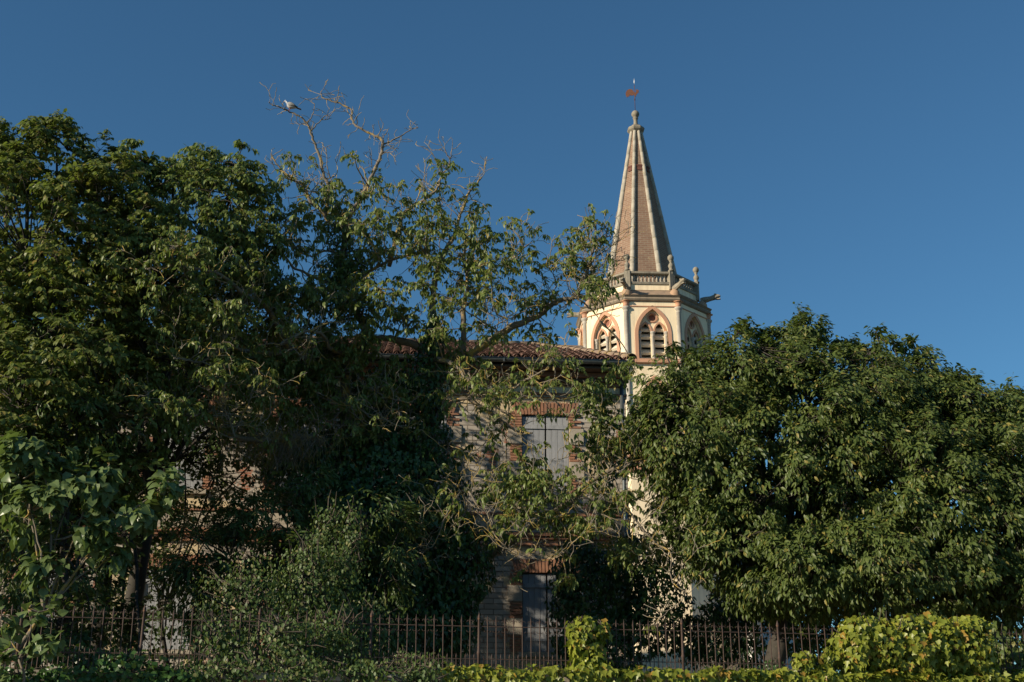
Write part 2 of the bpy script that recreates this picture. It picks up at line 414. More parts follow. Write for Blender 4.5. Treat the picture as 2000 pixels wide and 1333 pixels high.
# ------------------------------------------------------------------ church nave behind the cherry tree
TILE = surf('clay_tile', (.16, .080, .056), (.10, .055, .042), 9, lichen=(.25, .215, .15), lth=.57, lscale=3.5, grime=(.10, .07, .055), bs_=.5)
nave = thing('church_nave', (at(1420, 1000, 50).x, 53, GZ), 'cream church nave with pink bands and tiled roof half hidden behind the right hand tree', 'church')
x0n, x1n = AX + 1.6, at(1500, 1000, 50).x
zn = zat(985, 49.4)
NM = Matrix.Translation((0, 0, 0))
mb = MB(); mb.box(x0n, x1n, 49.6, 58, GZ - .3, zn); put('wall', mb.mesh('wall', CREAM), NM, nave)
mb = MB(); mb.box(x0n, x1n + .15, 49.35, 49.6, zn - .45, zn - .1); mb.box(x0n, x1n + .1, 49.48, 49.6, zn - .7, zn - .6); put('cornice', mb.mesh('cornice', PEACH), NM, nave)
mb = MB(); mb.add([(x0n - .2, 49.2, zn + .01), (x1n + .3, 49.2, zn + .01), (x1n + .3, 53.8, zn + 1.5), (x0n - .2, 53.8, zn + 1.5), (x0n - .2, 58.4, zn + .01), (x1n + .3, 58.4, zn + .01)], [(0, 1, 2, 3), (3, 2, 5, 4), (0, 3, 4), (1, 5, 2)])
for k in range(38):
    xx = x0n + k * (x1n - x0n) / 37
    M_ = Matrix.Translation((xx, 49.2, zn + .04)) @ Matrix.Rotation(-math.atan2(4.6, 1.5), 4, 'X')
    mb.lathe([(.09, 0), (.08, 4.8)], 6, M_)
put('roof', mb.mesh('roof', TILE), NM, nave)
for k in range(1):
    cx = x0n + 2.0
    zz = zn - 3.9
    mb = MB(); mb.plate(arch(.55, 0, 1.6, 2.5) + arch(.4, 0, 1.6, 2.3)[::-1], [], .0, -.08)
    w3 = put('window', mb.mesh('window', PEACH), Matrix.Translation((cx, 49.6, zz)), nave)
    mb = MB(); mb.plate(arch(.4, 0.0, 1.6, 2.3), [], .0, -.02); put('pane', mb.mesh('pane', surf('leaded_pane', (.05, .06, .07), (.03, .035, .04), 6, rough=.3)), Matrix.Translation((cx, 49.6, zz)), w3)
outb = thing('outbuilding', (at(1540, 1250, 46).x, 46, GZ), 'low white rendered outbuilding glimpsed through the fence below the right hand tree', 'building')
xb0, xb1 = at(1490, 1250, 46).x, at(1560, 1250, 46).x
mb = MB(); mb.box(xb0, xb1, 46, 49, GZ - .3, zat(1200, 46)); put('wall', mb.mesh('wall', surf('whitewash', (.78, .76, .72), (.68, .66, .62), 2, grime=(.4, .38, .33))), NM, outb)
mb = MB(); mb.add([(xb0 - .2, 45.7, zat(1200, 46)), (xb1 + .2, 45.7, zat(1200, 46)), (xb1 + .2, 49.2, zat(1200, 46) + .9), (xb0 - .2, 49.2, zat(1200, 46) + .9), (xb0 - .2, 49.2, zat(1200, 46)), (xb1 + .2, 49.2, zat(1200, 46))], [(0,1,2,3), (0,3,4), (1,5,2), (4,3,2,5)])
put('roof', mb.mesh('roof', TILE), NM, outb)
mb = MB(); mb.box(at(1508,1,46).x, at(1528,1,46).x, 45.94, 45.995, zat(1275, 46), zat(1225, 46)); 
put('shutter', mb.mesh('shutter', surf('blue_paint', (.16, .24, .36), (.13, .2, .3), 4)), NM, outb)

# ------------------------------------------------------------------ the house
HR = 30.4
hang = math.radians(5.0)
hc0 = at(1220, 720, HR); hx, hy = hc0.x, HR
HM = Matrix.Translation((hx, hy, 0)) @ Matrix.Rotation(hang, 4, 'Z')   # local x to the right (0 = right corner), -y outwards
HMi = HM.inverted()
def hl(px, py, o=0.0):
    """photo pixel -> local (x, z) on the plane o metres in front of the facade"""
    a = HMi @ Vector((0, 0, CAMZ)); b = HMi @ at(px, py, 30)
    t = (-o - a.y) / (b.y - a.y); p = a + (b - a) * t
    return p.x, p.z
house = thing('old_house', (hx - 6, hy, GZ), 'derelict two storey house with peeling plaster, brick quoins and grey shutters', 'house', M=HM @ Matrix.Translation((-6, 0, GZ)))
XL = -16.6
PLAS = None
def plaster():
    m, nt, bs = new_mat('peeling_plaster')
    co = N(nt, 'ShaderNodeTexCoord').outputs['Object']
    sp = N(nt, 'ShaderNodeSeparateXYZ'); nt.links.new(co, sp.inputs[0])
    cb = N(nt, 'ShaderNodeCombineXYZ'); nt.links.new(sp.outputs[0], cb.inputs[0]); nt.links.new(sp.outputs[2], cb.inputs[1])
    br = N(nt, 'ShaderNodeTexBrick', Scale=1.0); br.inputs['Brick Width'].default_value = .45; br.inputs['Row Height'].default_value = .13
    br.inputs['Mortar Size'].default_value = .012
    br.inputs['Color1'].default_value = (.46, .41, .35, 1); br.inputs['Color2'].default_value = (.36, .31, .26, 1); br.inputs['Mortar'].default_value = (.19, .16, .13, 1)
    nt.links.new(cb.outputs[0], br.inputs['Vector'])
    b2 = N(nt, 'ShaderNodeTexBrick', Scale=1.0); b2.inputs['Brick Width'].default_value = .3; b2.inputs['Row Height'].default_value = .065
    b2.inputs['Mortar Size'].default_value = .009
    b2.inputs['Color1'].default_value = (.36, .14, .08, 1); b2.inputs['Color2'].default_value = (.29, .11, .07, 1); b2.inputs['Mortar'].default_value = (.33, .26, .2, 1)
    nt.links.new(cb.outputs[0], b2.inputs['Vector'])
    n1 = noise(nt, co, .7, 8, .7); n2 = noise(nt, co, 1.1, 8, .72, (1.3, 1, .8))
    c = mix(nt, ramp(nt, n2, .58, .60), br.outputs[0], b2.outputs[0])
    top = ramp(nt, sp.outputs[2], 9.4, 10.6, 0., .14)
    ad = N(nt, 'ShaderNodeMath', operation='ADD'); nt.links.new(n1, ad.inputs[0]); nt.links.new(top, ad.inputs[1])
    pf = ramp(nt, ad.outputs[0], .535, .55)
    c = mix(nt, pf, c, mix(nt, noise(nt, co, 3), (.66, .52, .32), (.54, .42, .27)))
    nt.links.new(c, bs.inputs['Base Color']); bs.inputs['Roughness'].default_value = .95
    ad2 = N(nt, 'ShaderNodeMath', operation='ADD'); nt.links.new(pf, ad2.inputs[0])
    iv = N(nt, 'ShaderNodeMath', operation='MULTIPLY'); nt.links.new(br.outputs['Fac'], iv.inputs[0]); iv.inputs[1].default_value = -.8
    nt.links.new(iv.outputs[0], ad2.inputs[1]); bump(nt, bs, ad2.outputs[0], .8, .02)
    return m
PLAS = plaster()
ztw = hl(1150, 735)[1]
# bays: columns of windows
cxs = [hl(p, 900)[0] for p in (1066, 825, 588, 351, 114)]
wup0, wup1 = hl(1060, 968)[1], hl(1060, 812)[1]
wlo0, wlo1 = hl(1060, 1274)[1], hl(1060, 1120)[1]
WH = .60
holes = []
for cx in cxs:
    for a, b in ((wup0, wup1), (wlo0, wlo1)):
        holes.append([(cx - WH, a), (cx + WH, a), (cx + WH, b), (cx, b + .1), (cx - WH, b)])
mb = MB(); mb.plate([(XL, GZ - .3), (0, GZ - .3), (0, ztw), (XL, ztw)], holes, .0, -.25, HM and None, capback=False)
put('wall', mb.mesh('wall', PLAS), HM @ Matrix.Translation((0, .25, 0)), house)
mb = MB(); mb.box(-.3, 0, .252, 10.6, GZ - .3, ztw); mb.box(XL, XL + .3, .252, 10.6, GZ - .3, ztw); mb.box(XL, 0, 10.62, 10.9, GZ - .3, ztw); mb.box(XL + .3, -.3, .9, .95, GZ, ztw - .1)
put('side_wall', mb.mesh('side_wall', PLAS), HM, house)
BRK = brick_mat('quoin_brick', (.40, .165, .09), (.33, .13, .075), (.36, .28, .21), .24, .062, (0, 2))
BRK1 = surf('loose_brick', (.36, .175, .10), (.27, .13, .08), 6, grime=(.2, .12, .09))
STB = surf('stone_block', (.44, .38, .30), (.34, .29, .23), 4, grime=(.2, .17, .14))
WOOD = surf('grey_wood', (.37, .375, .39), (.25, .255, .27), 3, grime=(.13, .13, .135), bs_=.5, bscale=12, gstretch=(8, 8, .3))
WOODB = surf('brown_wood', (.16, .10, .065), (.10, .065, .045), 5, gstretch=(.3, 5, 5), grime=(.05, .04, .03))
m_plank = MB().box(-.068, .068, -.02, .02, 0, 1).mesh('plank', WOOD)
m_brk = MB().box(-.115, .115, -.03, .05, -.026, .026).mesh('brick', BRK1)
rng = random.Random(5)
for ci, cx in enumerate(cxs):
    for wi, (a, b) in enumerate(((wup0, wup1), (wlo0, wlo1))):
        mb = MB()
        mb.box(cx - WH, cx - WH + .06, .05, .12, a, b); mb.box(cx + WH - .06, cx + WH, .05, .12, a, b); mb.box(cx - WH + .06, cx + WH - .06, .05, .12, b - .06, b + .04)
        wn = put('window', mb.mesh('window', WOODB), HM, house)
        mb = MB(); mb.box(cx - WH - .1, cx + WH + .1, -.10, .12, a - .12, a - .005); put('sill', mb.mesh('sill', STB), HM, wn)
        for s_ in (-1, 1):
            x0_, x1_ = sorted((cx + s_ * .02, cx + s_ * .56))
            sh = put('shutter', MB().box(x0_, x1_, .062, .075, a + .02, b - .02).mesh('shutter', WOOD), HM, house)
            for zz in (a + .25, b - .35):
                put('batten', MB().box(x0_, x1_, -.005, .018, zz, zz + .10).mesh('batten', WOOD), HM, sh)
            for k in range(4):
                h_ = b - a - .03 + rng.uniform(-.02, .02)
                put('plank', m_plank, HM @ Matrix.Translation((cx + s_ * (.09 + k * .142), .04 + rng.uniform(-.004, .004), a + .01)) @ Matrix.Diagonal((1, 1, h_, 1)), sh)
        # quoins: alternating brick runs and stone blocks either side
        seg = (b - a + .1) / 5
        qb = MB()
        for s_ in (-1, 1):
            for k in range(5):
                z0_, z1_ = a + k * seg, a + (k + 1) * seg
                wdt = .30 if k % 2 == 0 else .36
                xa, xb = sorted((cx + s_ * (WH + .005), cx + s_ * (WH + wdt)))
                if k % 2 == 1:
                    m_ = MB().box(xa, xb, -.045, .05, z0_ + .01, z1_ - .01); put('stone_block', m_.mesh('stone_block', STB), HM, house)
                else:
                    nr = int((z1_ - z0_) / .066)
                    for r_ in range(nr):
                        zz = z0_ + .004 + r_ * (z1_ - z0_) / nr
                        sh_ = rng.uniform(-.012, .012)
                        qb.box(xa + sh_, xb + sh_ - .16 * (r_ % 2) * (s_ > 0), -.03 - rng.uniform(0, .012), .05, zz, zz + .054)
        # flat brick arch
        for k in range(19):
            t = (k - 9) / 9; xk = cx + t * (WH + .18)
            Mk = Matrix.Translation((xk, 0, b + .17)) @ Matrix.Rotation(t * .28, 4, 'Y')
            qb.box(-.031, .031, -.045, .05, -.16, .17, Mk)
        put('brick_surround', qb.mesh('brick_surround', BRK1), HM, house)['kind'] = 'stuff'
# mouldings under the eaves and between floors
def band(name, pys, out, mat, pxs=1150):
    z0_, z1_ = hl(pxs, pys[1])[1], hl(pxs, pys[0])[1]
    put(name, MB().box(XL - .02, .02, -out, .05, z0_, z1_).mesh(name, mat), HM, house)
band('eave_molding', (736, 744), .34, BRK1); band('eave_molding', (744.2, 751), .22, WOODB); band('eave_molding', (751.2, 757), .12, BRK1)
band('string_molding', (771, 775), .11, BRK1); band('string_molding', (775.2, 779), .06, STB)
band('frieze', (757.2, 770.8), .03, CREAM)
for a, b, o_ in ((1036, 1042, .14), (1042.2, 1048, .09), (1056, 1060, .07), (996, 1001, .07)):
    band('string_molding', (a, b), o_, BRK1, 600)
band('belt', (1003, 1034), .03, STB, 600)
# downpipe
ZINC = surf('zinc', (.16, .18, .19), (.10, .115, .12), 3, rough=.45, metal=.55, bs_=.1)
mb = MB(); mb.lathe([(.05, GZ), (.05, ztw - .1)], 10); mb.lathe([(.062, 5), (.062, 5.08)], 10); mb.lathe([(.062, 8), (.062, 8.08)], 10)
put('downpipe', mb.mesh('downpipe', ZINC), HM @ Matrix.Translation((-.12, -.12, 0)), house)
# roof
OV = .70
ze_ = hl(1200, 704, OV)[1]
pitch = math.atan(.385)
put('soffit', MB().box(XL - .5, .02, -OV + .02, .3, hl(1150, 735)[1], hl(1150, 735)[1] + .05).mesh('soffit', WOODB), HM, house)
ymid = 5.2; zri = ze_ + (OV + ymid) * .385
xr1, xr0 = .03, XL - .5
mb = MB()
mb.add([(xr0, -OV, ze_ - .02), (xr1, -OV, ze_ - .02), (xr1 - 1.9, ymid, zri - .02), (xr0 + 2, ymid, zri - .02), (xr1, 11.2, ze_ - .02), (xr0, 11.2, ze_ - .02)],
       [(0, 1, 2, 3), (1, 4, 2), (4, 5, 3, 2), (5, 0, 3), (0, 5, 4, 1)])
put('roof_deck', mb.mesh('roof_deck', TILE), HM, house)
mb = MB(); vs_, fs_ = [], []
for k, (y, r_) in enumerate(((0, .105), (.46, .082))):
    for j in range(7):
        a = math.pi * j / 6; vs_.append((r_ * math.cos(a), y, r_ * math.sin(a) * .85)); 
for k, (y, r_) in enumerate(((0, .09), (.46, .067))):
    for j in range(7):
        a = math.pi * j / 6; vs_.append((r_ * math.cos(a), y, r_ * math.sin(a) * .85))
for j in range(6):
    fs_ += [(j, j+1, 7+j+1, 7+j), (14+j, 21+j, 21+j+1, 14+j+1), (j, 14+j, 14+j+1, j+1)]
mb.add(vs_, fs_, True); m_tile = mb.mesh('roof_tile', TILE)
RT = Matrix.Translation((0, -OV, ze_)) @ Matrix.Rotation(pitch, 4, 'X')
Lr = math.hypot(OV + ymid, zri - ze_); ncol = int((xr1 - xr0) / .215); nrow = int(Lr / .36)
tiles = []
for r_ in range(nrow):
    for c_ in range(ncol):
        x = xr1 - .1 - c_ * .215
        yl = r_ * .36
        if x > xr1 - 1.9 * yl / Lr - .02 or x < xr0 + 2 * yl / Lr: continue
        M_ = RT @ Matrix.Translation((x + rng.uniform(-.012, .012), yl - .06 + rng.uniform(-.02, .02), .02 + rng.uniform(0, .015))) @ Matrix.Rotation(rng.uniform(-.05, .05), 4, 'Z') @ Matrix.Rotation(-.035, 4, 'X')
        tiles.append(M_)
for M_ in tiles[:298]: put('roof_tile', m_tile, HM @ M_, house)
mb = MB()
for M_ in tiles[298:]: mb.add(vs_, fs_, True, M_)
put('roof_tiles', mb.mesh('roof_tiles', TILE), HM, house)['kind'] = 'stuff'
# pan tiles peeking at the eave, ridge and hip tiles
mb = MB()
for c_ in range(ncol):
    x = xr1 - .1 - .107 - c_ * .215
    mb.add([(p[0], p[1], -p[2] + .08) for p in vs_], fs_, True, RT @ Matrix.Translation((x, -.1, 0)))
put('pan_tiles', mb.mesh('pan_tiles', TILE), HM, house)['kind'] = 'stuff'
mb = MB()
def tilerow(A, B, n):
    d = (B - A); L = d.length; d.normalize(); x = d.cross(Vector((0, 0, 1))).normalized(); z = x.cross(d)
    for k in range(n):
        o_ = A + d * (L * k / n) + z * .02
        M_ = frame_from(o_, x, d, z) @ Matrix.Diagonal((1.45, 1, 1.4, 1)); mb.add(vs_, fs_, True, M_)
tilerow(Vector((xr1 - 1.9, ymid, zri)), Vector((xr0 + 2, ymid, zri)), 34)
tilerow(Vector((xr1 + .02, -OV - .05, ze_ + .03)), Vector((xr1 - 1.9, ymid, zri)), 16)
put('ridge_tiles', mb.mesh('ridge_tiles', surf('ridge_clay', (.30, .22, .15), (.22, .14, .10), 7, lichen=(.36, .25, .06), lth=.55, lscale=4, grime=(.15, .13, .1))), HM, house)['kind'] = 'stuff'
# gutter
mb = MB(); prof = [(-.085 * math.cos(a), -.085 * math.sin(a)) for a in [0, .4, .8, 1.2, 1.57, 1.95, 2.35, 2.75, 3.14]]
prof = prof + [(p[0] * .9, p[1] * .9) for p in prof[::-1]]
m_ = len(prof); x_a, x_b = xr0, xr1 + .08
mb.add([(x_a, p[0], p[1]) for p in prof] + [(x_b, p[0], p[1]) for p in prof], [(k, (k+1) % m_, m_ + (k+1) % m_, m_ + k) for k in range(m_)], False)
for k in range(9):
    xx = x_a + .5 + k * (x_b - x_a) / 9
    mb.box(xx, xx + .03, -.095, .09, -.095, .012); 
mb.lathe([(.012, 0), (.012, x_b - x_a)], 6, Matrix.Translation((x_a, -.09, .004)) @ Matrix.Rotation(math.pi/2, 4, 'Y'))
put('gutter', mb.mesh('gutter', ZINC), HM @ Matrix.Translation((0, -OV - .07, ze_ - .055)), house)
# chimney
ch0 = HMi @ at(1085, 680, 36.5); ch1 = HMi @ at(1136, 680, 36.5)
zc0 = zat(673, 36.4)
mb = MB(); mb.box(ch0.x, ch1.x, ch0.y, ch0.y + .6, zri - 1.4, zc0 - .12); mb.box(ch0.x - .06, ch1.x + .06, ch0.y - .06, ch0.y + .66, zc0 - .12, zc0)
put('chimney', mb.mesh('chimney', surf('chimney_stone', (.34, .24, .17), (.25, .17, .12), 5, lichen=(.38, .27, .07), lth=.56, lscale=4)), HM, house)
# ------------------------------------------------------------------ ground, road, walls, fence
FA, FB = at(900, 1290, 17.6), at(1970, 1290, 19.6)
FE = Vector((FB.x - FA.x, FB.y - FA.y, 0)).normalized(); fang = math.atan2(FE.y, FE.x)
ztopw = zat(1322, 17.6)
FM = Matrix.Translation((FA.x, FA.y, 0)) @ Matrix.Rotation(fang, 4, 'Z')   # local x along the fence, -y towards the road
FMi = FM.inverted()
def fl(px, py=1290):
    a = FMi @ Vector((0, 0, CAMZ)); b = FMi @ at(px, py, 18); t = -a.y / (b.y - a.y); p = a + (b - a) * t
    return p.x, p.z
GRASS = surf('garden_soil', (.13, .12, .07), (.16, .125, .08), 1.5)
ASPH = surf('asphalt', (.055, .055, .055), (.04, .04, .042), 3, bs_=.3, bscale=60)
def sheet(name, x0, x1, y0, y1, z, m, M, nx=1):
    o = put(name, MB().add([(x0, y0, z), (x1, y0, z), (x1, y1, z), (x0, y1, z)], [(0, 1, 2, 3)]).mesh(name, m), M); o['kind'] = 'structure'; return o
sheet('ground', -3000, 3000, -3000, 3000, -.02, surf('earth', (.09, .08, .05), (.06, .07, .035), .3), Matrix.Identity(4))
sheet('road', -150, 150, -11, -4.2, 0, ASPH, FM)
for k in range(14):
    xx = -40 + k * 6
    o = put('road_marking', MB().box(xx, xx + 3, -7.65, -7.53, .004, .008).mesh('road_marking', surf('road_paint', (.75, .75, .72), (.6, .6, .58), 9)), FM); o['kind'] = 'structure'
o = put('pavement', MB().box(-60, 60, -4.0, -.26, -.02, .12).mesh('pavement', surf('pavement_concrete', (.30, .28, .26), (.24, .23, .21), 3)), FM); o['kind'] = 'structure'
o = put('kerb', MB().box(-60, 60, -4.2, -4.0, -.02, .13).mesh('kerb', STB), FM); o['kind'] = 'structure'
o = put('garden_ground', MB().box(-400, 400, .2, 1500, -.5, GZ).mesh('garden_ground', GRASS), FM); o['kind'] = 'structure'
wallt = thing('retaining_wall', (FA.x, FA.y, 0), 'low roadside retaining wall under the iron fence, buried in creeper', 'wall')
put('masonry', MB().box(-14, 16, -.25, .18, 0, ztopw - .09).mesh('masonry', PLAS), FM, wallt)
put('coping', MB().box(-14, 16, -.29, .22, ztopw - .09, ztopw).mesh('coping', STB), FM, wallt)

fence = thing('iron_fence', (FA.x, FA.y, ztopw), 'rusty wrought iron fence with speared bars and scrolls on top of the low wall', 'fence')
zr1, zr0 = fl(900, 1223)[1], fl(900, 1287)[1]
zsp, zss = fl(900, 1201)[1], fl(900, 1276)[1]
SPC = .1262
hbar = zsp - ztopw
m_bar = MB(); m_bar.lathe([(.0075, -.02), (.0075, zsp - ztopw - .1)], 6, smooth=False); m_bar = m_bar.mesh('bar', IRON)
mb = MB(); mb.add([(0, 0, .16), (.016, 0, .07), (0, .006, .06), (-.016, 0, .07), (0, -.006, .06), (0, 0, -.01)], [(0,1,2),(0,2,3),(0,3,4),(0,4,1),(5,2,1),(5,3,2),(5,4,3),(5,1,4)]); m_spear = mb.mesh('spearhead', IRON)
def arc_tube(mb, cx, cz, r, a0, a1, n=6, rr=.004):
    pts = [Vector((cx + (r * (1 - .5 * k / n)) * math.cos(a0 + (a1 - a0) * k / n), 0, cz + (r * (1 - .5 * k / n)) * math.sin(a0 + (a1 - a0) * k / n))) for k in range(n + 1)]
    tube_into(mb, pts, [rr] * len(pts), 4)
def tube_into(mb, pts, rad, sides=6, smooth=True):
    vs, fs = [], []
    up = Vector((.13, .21, .97))
    n = len(pts)
    for k in range(n):
        d = (pts[min(k + 1, n - 1)] - pts[max(k - 1, 0)]).normalized()
        x = d.cross(up)
        if x.length < .1: x = d.cross(Vector((1, .1, 0)))
        x.normalize(); y = d.cross(x)
        for j in range(sides):
            a = 2 * math.pi * j / sides; vs.append(pts[k] + (x * math.cos(a) + y * math.sin(a)) * rad[k])
    for k in range(n - 1):
        for j in range(sides):
            l = (j + 1) % sides; fs.append((k*sides+j, k*sides+l, (k+1)*sides+l, (k+1)*sides+j))
    fs.append(tuple(range(sides))); fs.append(tuple((n-1)*sides + j for j in range(sides)))
    mb.add(vs, fs, smooth)
mb = MB()
s_ = 1
arc_tube(mb, .030, .058, .030, math.pi, -.1, 7); m_scr = mb.mesh('scroll', IRON)
mb = MB(); arc_tube(mb, .030, -.058, .030, math.pi, 2 * math.pi + .1, 7); m_scr2 = mb.mesh('scroll', IRON)
mb = MB(); mb.lathe([(.006, -.02), (.006, zss - ztopw - .06), (.010, zss - ztopw - .045), (.001, zss - ztopw)], 5, smooth=False); m_sb = mb.mesh('short_bar', IRON)
mb = MB(); mb.lathe([(.021, -.05), (.021, .3), (.027, .31), (.027, .34), (.019, .35), (.017, hbar - .06), (.024, hbar - .05), (.018, hbar - .02), (.003, hbar + .03)], 8); m_post = mb.mesh('post', IRON)
rf = random.Random(8)
i0, i1 = -60, 98
for k in range(i0, i1):
    x = k * SPC
    if (k - 2) % 12 == 0:
        put('post', m_post, FM @ Matrix.Translation((x, 0, ztopw)) @ Matrix.Rotation(rf.uniform(-.01, .01), 4, 'Y'), fence)
        continue
    tilt = Matrix.Rotation(rf.gauss(0, .006), 4, 'Y') @ Matrix.Rotation(rf.gauss(0, .006), 4, 'X')
    Mb = FM @ Matrix.Translation((x, 0, ztopw)) @ tilt
    b_ = put('bar', m_bar, Mb, fence)
    put('spearhead', m_spear, Mb @ Matrix.Translation((0, 0, hbar - .16)) @ Matrix.Diagonal((1, 1, rf.uniform(.9, 1.05), 1)), b_)
    if rf.random() < .9:
        for m__ in (m_scr, m_scr2):
            for a_ in (0, math.pi): put('scroll', m__, Mb @ Matrix.Translation((0, .0, zr1 - ztopw)) @ Matrix.Rotation(a_, 4, 'Z'), b_)
for k in range(i0, i1): put('short_bar', m_sb, FM @ Matrix.Translation(((k + .5) * SPC, 0, ztopw)) @ Matrix.Rotation(rf.gauss(0, .012), 4, 'Y'), fence)
for z in (zr1, zr0):
    put('rail', MB().box(i0 * SPC, i1 * SPC, -.005, .005, z - .006, z + .006).mesh('rail', IRON), FM, fence)
# ------------------------------------------------------------------ vegetation toolkit
RG = np.random.default_rng(11)
def nrm(v): return v / np.maximum(np.linalg.norm(v, axis=-1, keepdims=True), 1e-9)
def frames(d, up):
    y = nrm(d); x = nrm(np.cross(y, up)); z = np.cross(x, y); return np.stack([x, y, z], -1)
def tmpl(w, curv=.25, fold=.12, kind='leaf'):
    if kind == 'leaf':      # 8 vertices, folded along the midrib, tip drooping
        v = [(0,0,0), (-w*.62,.28,fold*.5), (-w*.60,.62,fold*.45), (0,1,0), (w*.60,.62,fold*.45), (w*.62,.28,fold*.5), (0,.33,0), (0,.66,0)]
        f = [(0,6,1), (1,6,7,2), (2,7,3), (0,5,6), (5,4,7,6), (4,3,7)]
    elif kind == 'small':
        v = [(0,0,0), (-w*.6,.45,fold*.5), (0,1,0), (w*.6,.45,fold*.5)]
        f = [(0,2,1), (0,3,2)]
    elif kind == 'ivy':
        v = [(0,0,0), (-w*.9,-.12,.04), (-w*.62,.38,.05), (0,1,0), (w*.62,.38,.05), (w*.9,-.12,.04), (0,.4,-.06)]
        f = [(0,6,1), (1,6,2), (2,6,3), (6,0,5), (6,5,4), (6,4,3)]
    elif kind == 'creeper':
        v = [(0,0,0), (-.34,-.02,.03), (-.52,.42,.06), (-.27,.45,.03), (0,1,0), (.27,.45,.03), (.52,.42,.06), (.34,-.02,.03), (0,.42,-.05)]
        f = [(0,8,1), (1,8,3,2), (3,8,4), (0,7,8), (7,6,5,8), (5,4,8)]
    elif kind == 'heart':
        v = [(0,0,0), (-w*.75,.02,.05), (-w*.95,.35,.06), (-w*.55,.72,.03), (0,1.05,0), (w*.55,.72,.03), (w*.95,.35,.06), (w*.75,.02,.05), (0,.35,-.03), (0,.7,-.02)]
        f = [(0,8,1), (1,8,2), (2,8,9,3), (3,9,4), (0,7,8), (7,6,8), (6,5,9,8), (5,4,9)]
    v = np.array(v, float); v[:, 2] -= curv * np.clip(v[:, 1], 0, None) ** 2
    return v, f
def mesh_np(name, V, flist, nper, mat, smooth=False):
    """V (n,k,3) copies of one template with faces flist"""
    n, k = V.shape[:2]
    me = bpy.data.meshes.new(name)
    base = (np.arange(n) * k)
    sizes = np.array([len(f) for f in flist]); li = np.concatenate([np.array(f) for f in flist])
    loops = (base[:, None] + li[None, :]).ravel()
    tot = np.tile(sizes, n); start = np.concatenate([[0], np.cumsum(tot)[:-1]])
    me.vertices.add(n * k); me.vertices.foreach_set('co', V.reshape(-1).astype(np.float32))
    me.loops.add(len(loops)); me.loops.foreach_set('vertex_index', loops.astype(np.int32))
    me.polygons.add(len(tot)); me.polygons.foreach_set('loop_start', start.astype(np.int32))
    if smooth: me.polygons.foreach_set('use_smooth', np.ones(len(tot), bool))
    me.update(calc_edges=True); me.materials.append(mat)
    return me
def foliage(parent, P, Dv, Nv, L, T, mat, solo=300, name='foliage', lname='leaf', cut=1.0):
    """P base points, Dv leaf directions, Nv approximate normals, L lengths; nearest `solo` leaves become objects"""
    R = frames(Dv, Nv); v, f = T
    px, py = topx(P)
    d = np.linalg.norm(P - np.array([0, 0, CAMZ]), axis=1)
    score = d - L * 2 + 1e3 * ((px < 5) | (px > 1995) | (py < 0) | (py > 1328)) + RG.random(len(P)) * 1.3
    solo = min(solo, len(P)); idx = np.argpartition(score, solo)[:solo] if solo < len(P) else np.arange(len(P))
    keep = np.ones(len(P), bool); keep[idx] = False
    sm = bpy.data.meshes.new(lname); sm.from_pydata([tuple(a) for a in v], [], f); sm.materials.append(mat)
    for i in (idx if solo else []):
        r = R[i] * L[i]
        M = Matrix(((r[0,0], r[0,1], r[0,2], P[i,0]), (r[1,0], r[1,1], r[1,2], P[i,1]), (r[2,0], r[2,1], r[2,2], P[i,2]), (0,0,0,1)))
        put(lname, sm, M, parent)
    P, R, L = P[keep], R[keep], L[keep]
    V = P[:, None, :] + np.einsum('nij,kj->nki', R, v) * L[:, None, None]
    o = put(name, mesh_np(name, V, f, 0, mat), None, parent); o['kind'] = 'stuff'
    return o
def twigs(parent, A, B, r0, r1, mat, sag=.04, name='twigs'):
    """thin three sided bent prisms from A to B"""
    if len(A) == 0: return
    d = nrm(B - A); up = np.tile(np.array([.3, .2, .93]), (len(A), 1)); x = nrm(np.cross(d, up)); y = np.cross(d, x)
    L = np.linalg.norm(B - A, axis=1)[:, None]
    mid = (A + B) / 2 + RG.normal(0, 1, A.shape) * L * .07
    rings = []
    for c, r in ((A, r0), (mid, (r0 + r1) / 2), (B, r1)):
        for j in range(3):
            a = 2 * math.pi * j / 3; rings.append(c + (x * math.cos(a) + y * math.sin(a)) * r)
    V = np.stack(rings, 1)
    f = [(0,1,4,3), (1,2,5,4), (2,0,3,5), (3,4,7,6), (4,5,8,7), (5,3,6,8)]
    o = put(name, mesh_np(name, V, f, 0, mat, True), None, parent); o['kind'] = 'stuff'
def smooth_path(pts, sub=4, jit=.0, rnd=None):
    out = []
    n = len(pts)
    for i in range(n - 1):
        p0, p1, p2, p3 = pts[max(i-1, 0)], pts[i], pts[i+1], pts[min(i+2, n-1)]
        for k in range(sub):
            t = k / sub
            q = .5 * ((2*p1) + (p2-p0)*t + (2*p0-5*p1+4*p2-p3)*t*t + (3*p1-p0-3*p2+p3)*t*t*t)
            if jit and (i or k): q = q + Vector((rnd.gauss(0, jit), rnd.gauss(0, jit), rnd.gauss(0, jit)))
            out.append(q)
    out.append(pts[-1]); return out
def rosette(P, n, L, elev, rt, out=None, spread=1.0):
    m = len(P); az = RG.uniform(0, 2*math.pi, (m, n))
    el = np.radians(RG.uniform(elev[0], elev[1], (m, n)))
    d = np.stack([np.cos(az)*np.cos(el), np.sin(az)*np.cos(el), np.sin(el)], -1)
    if out is not None: d = nrm(d + out[:, None, :] * spread)
    off = RG.normal(0, rt, (m, n, 3))
    PP = (P[:, None, :] + off + d * .02).reshape(-1, 3)
    up = np.tile(np.array([-.25, -.1, .7]), (m * n, 1)) + RG.normal(0, .5, (m * n, 3))
    if out is not None: up = up + np.repeat(out, n, 0) * .8
    return PP, d.reshape(-1, 3), up, L * RG.uniform(.5, 1.25, m * n)
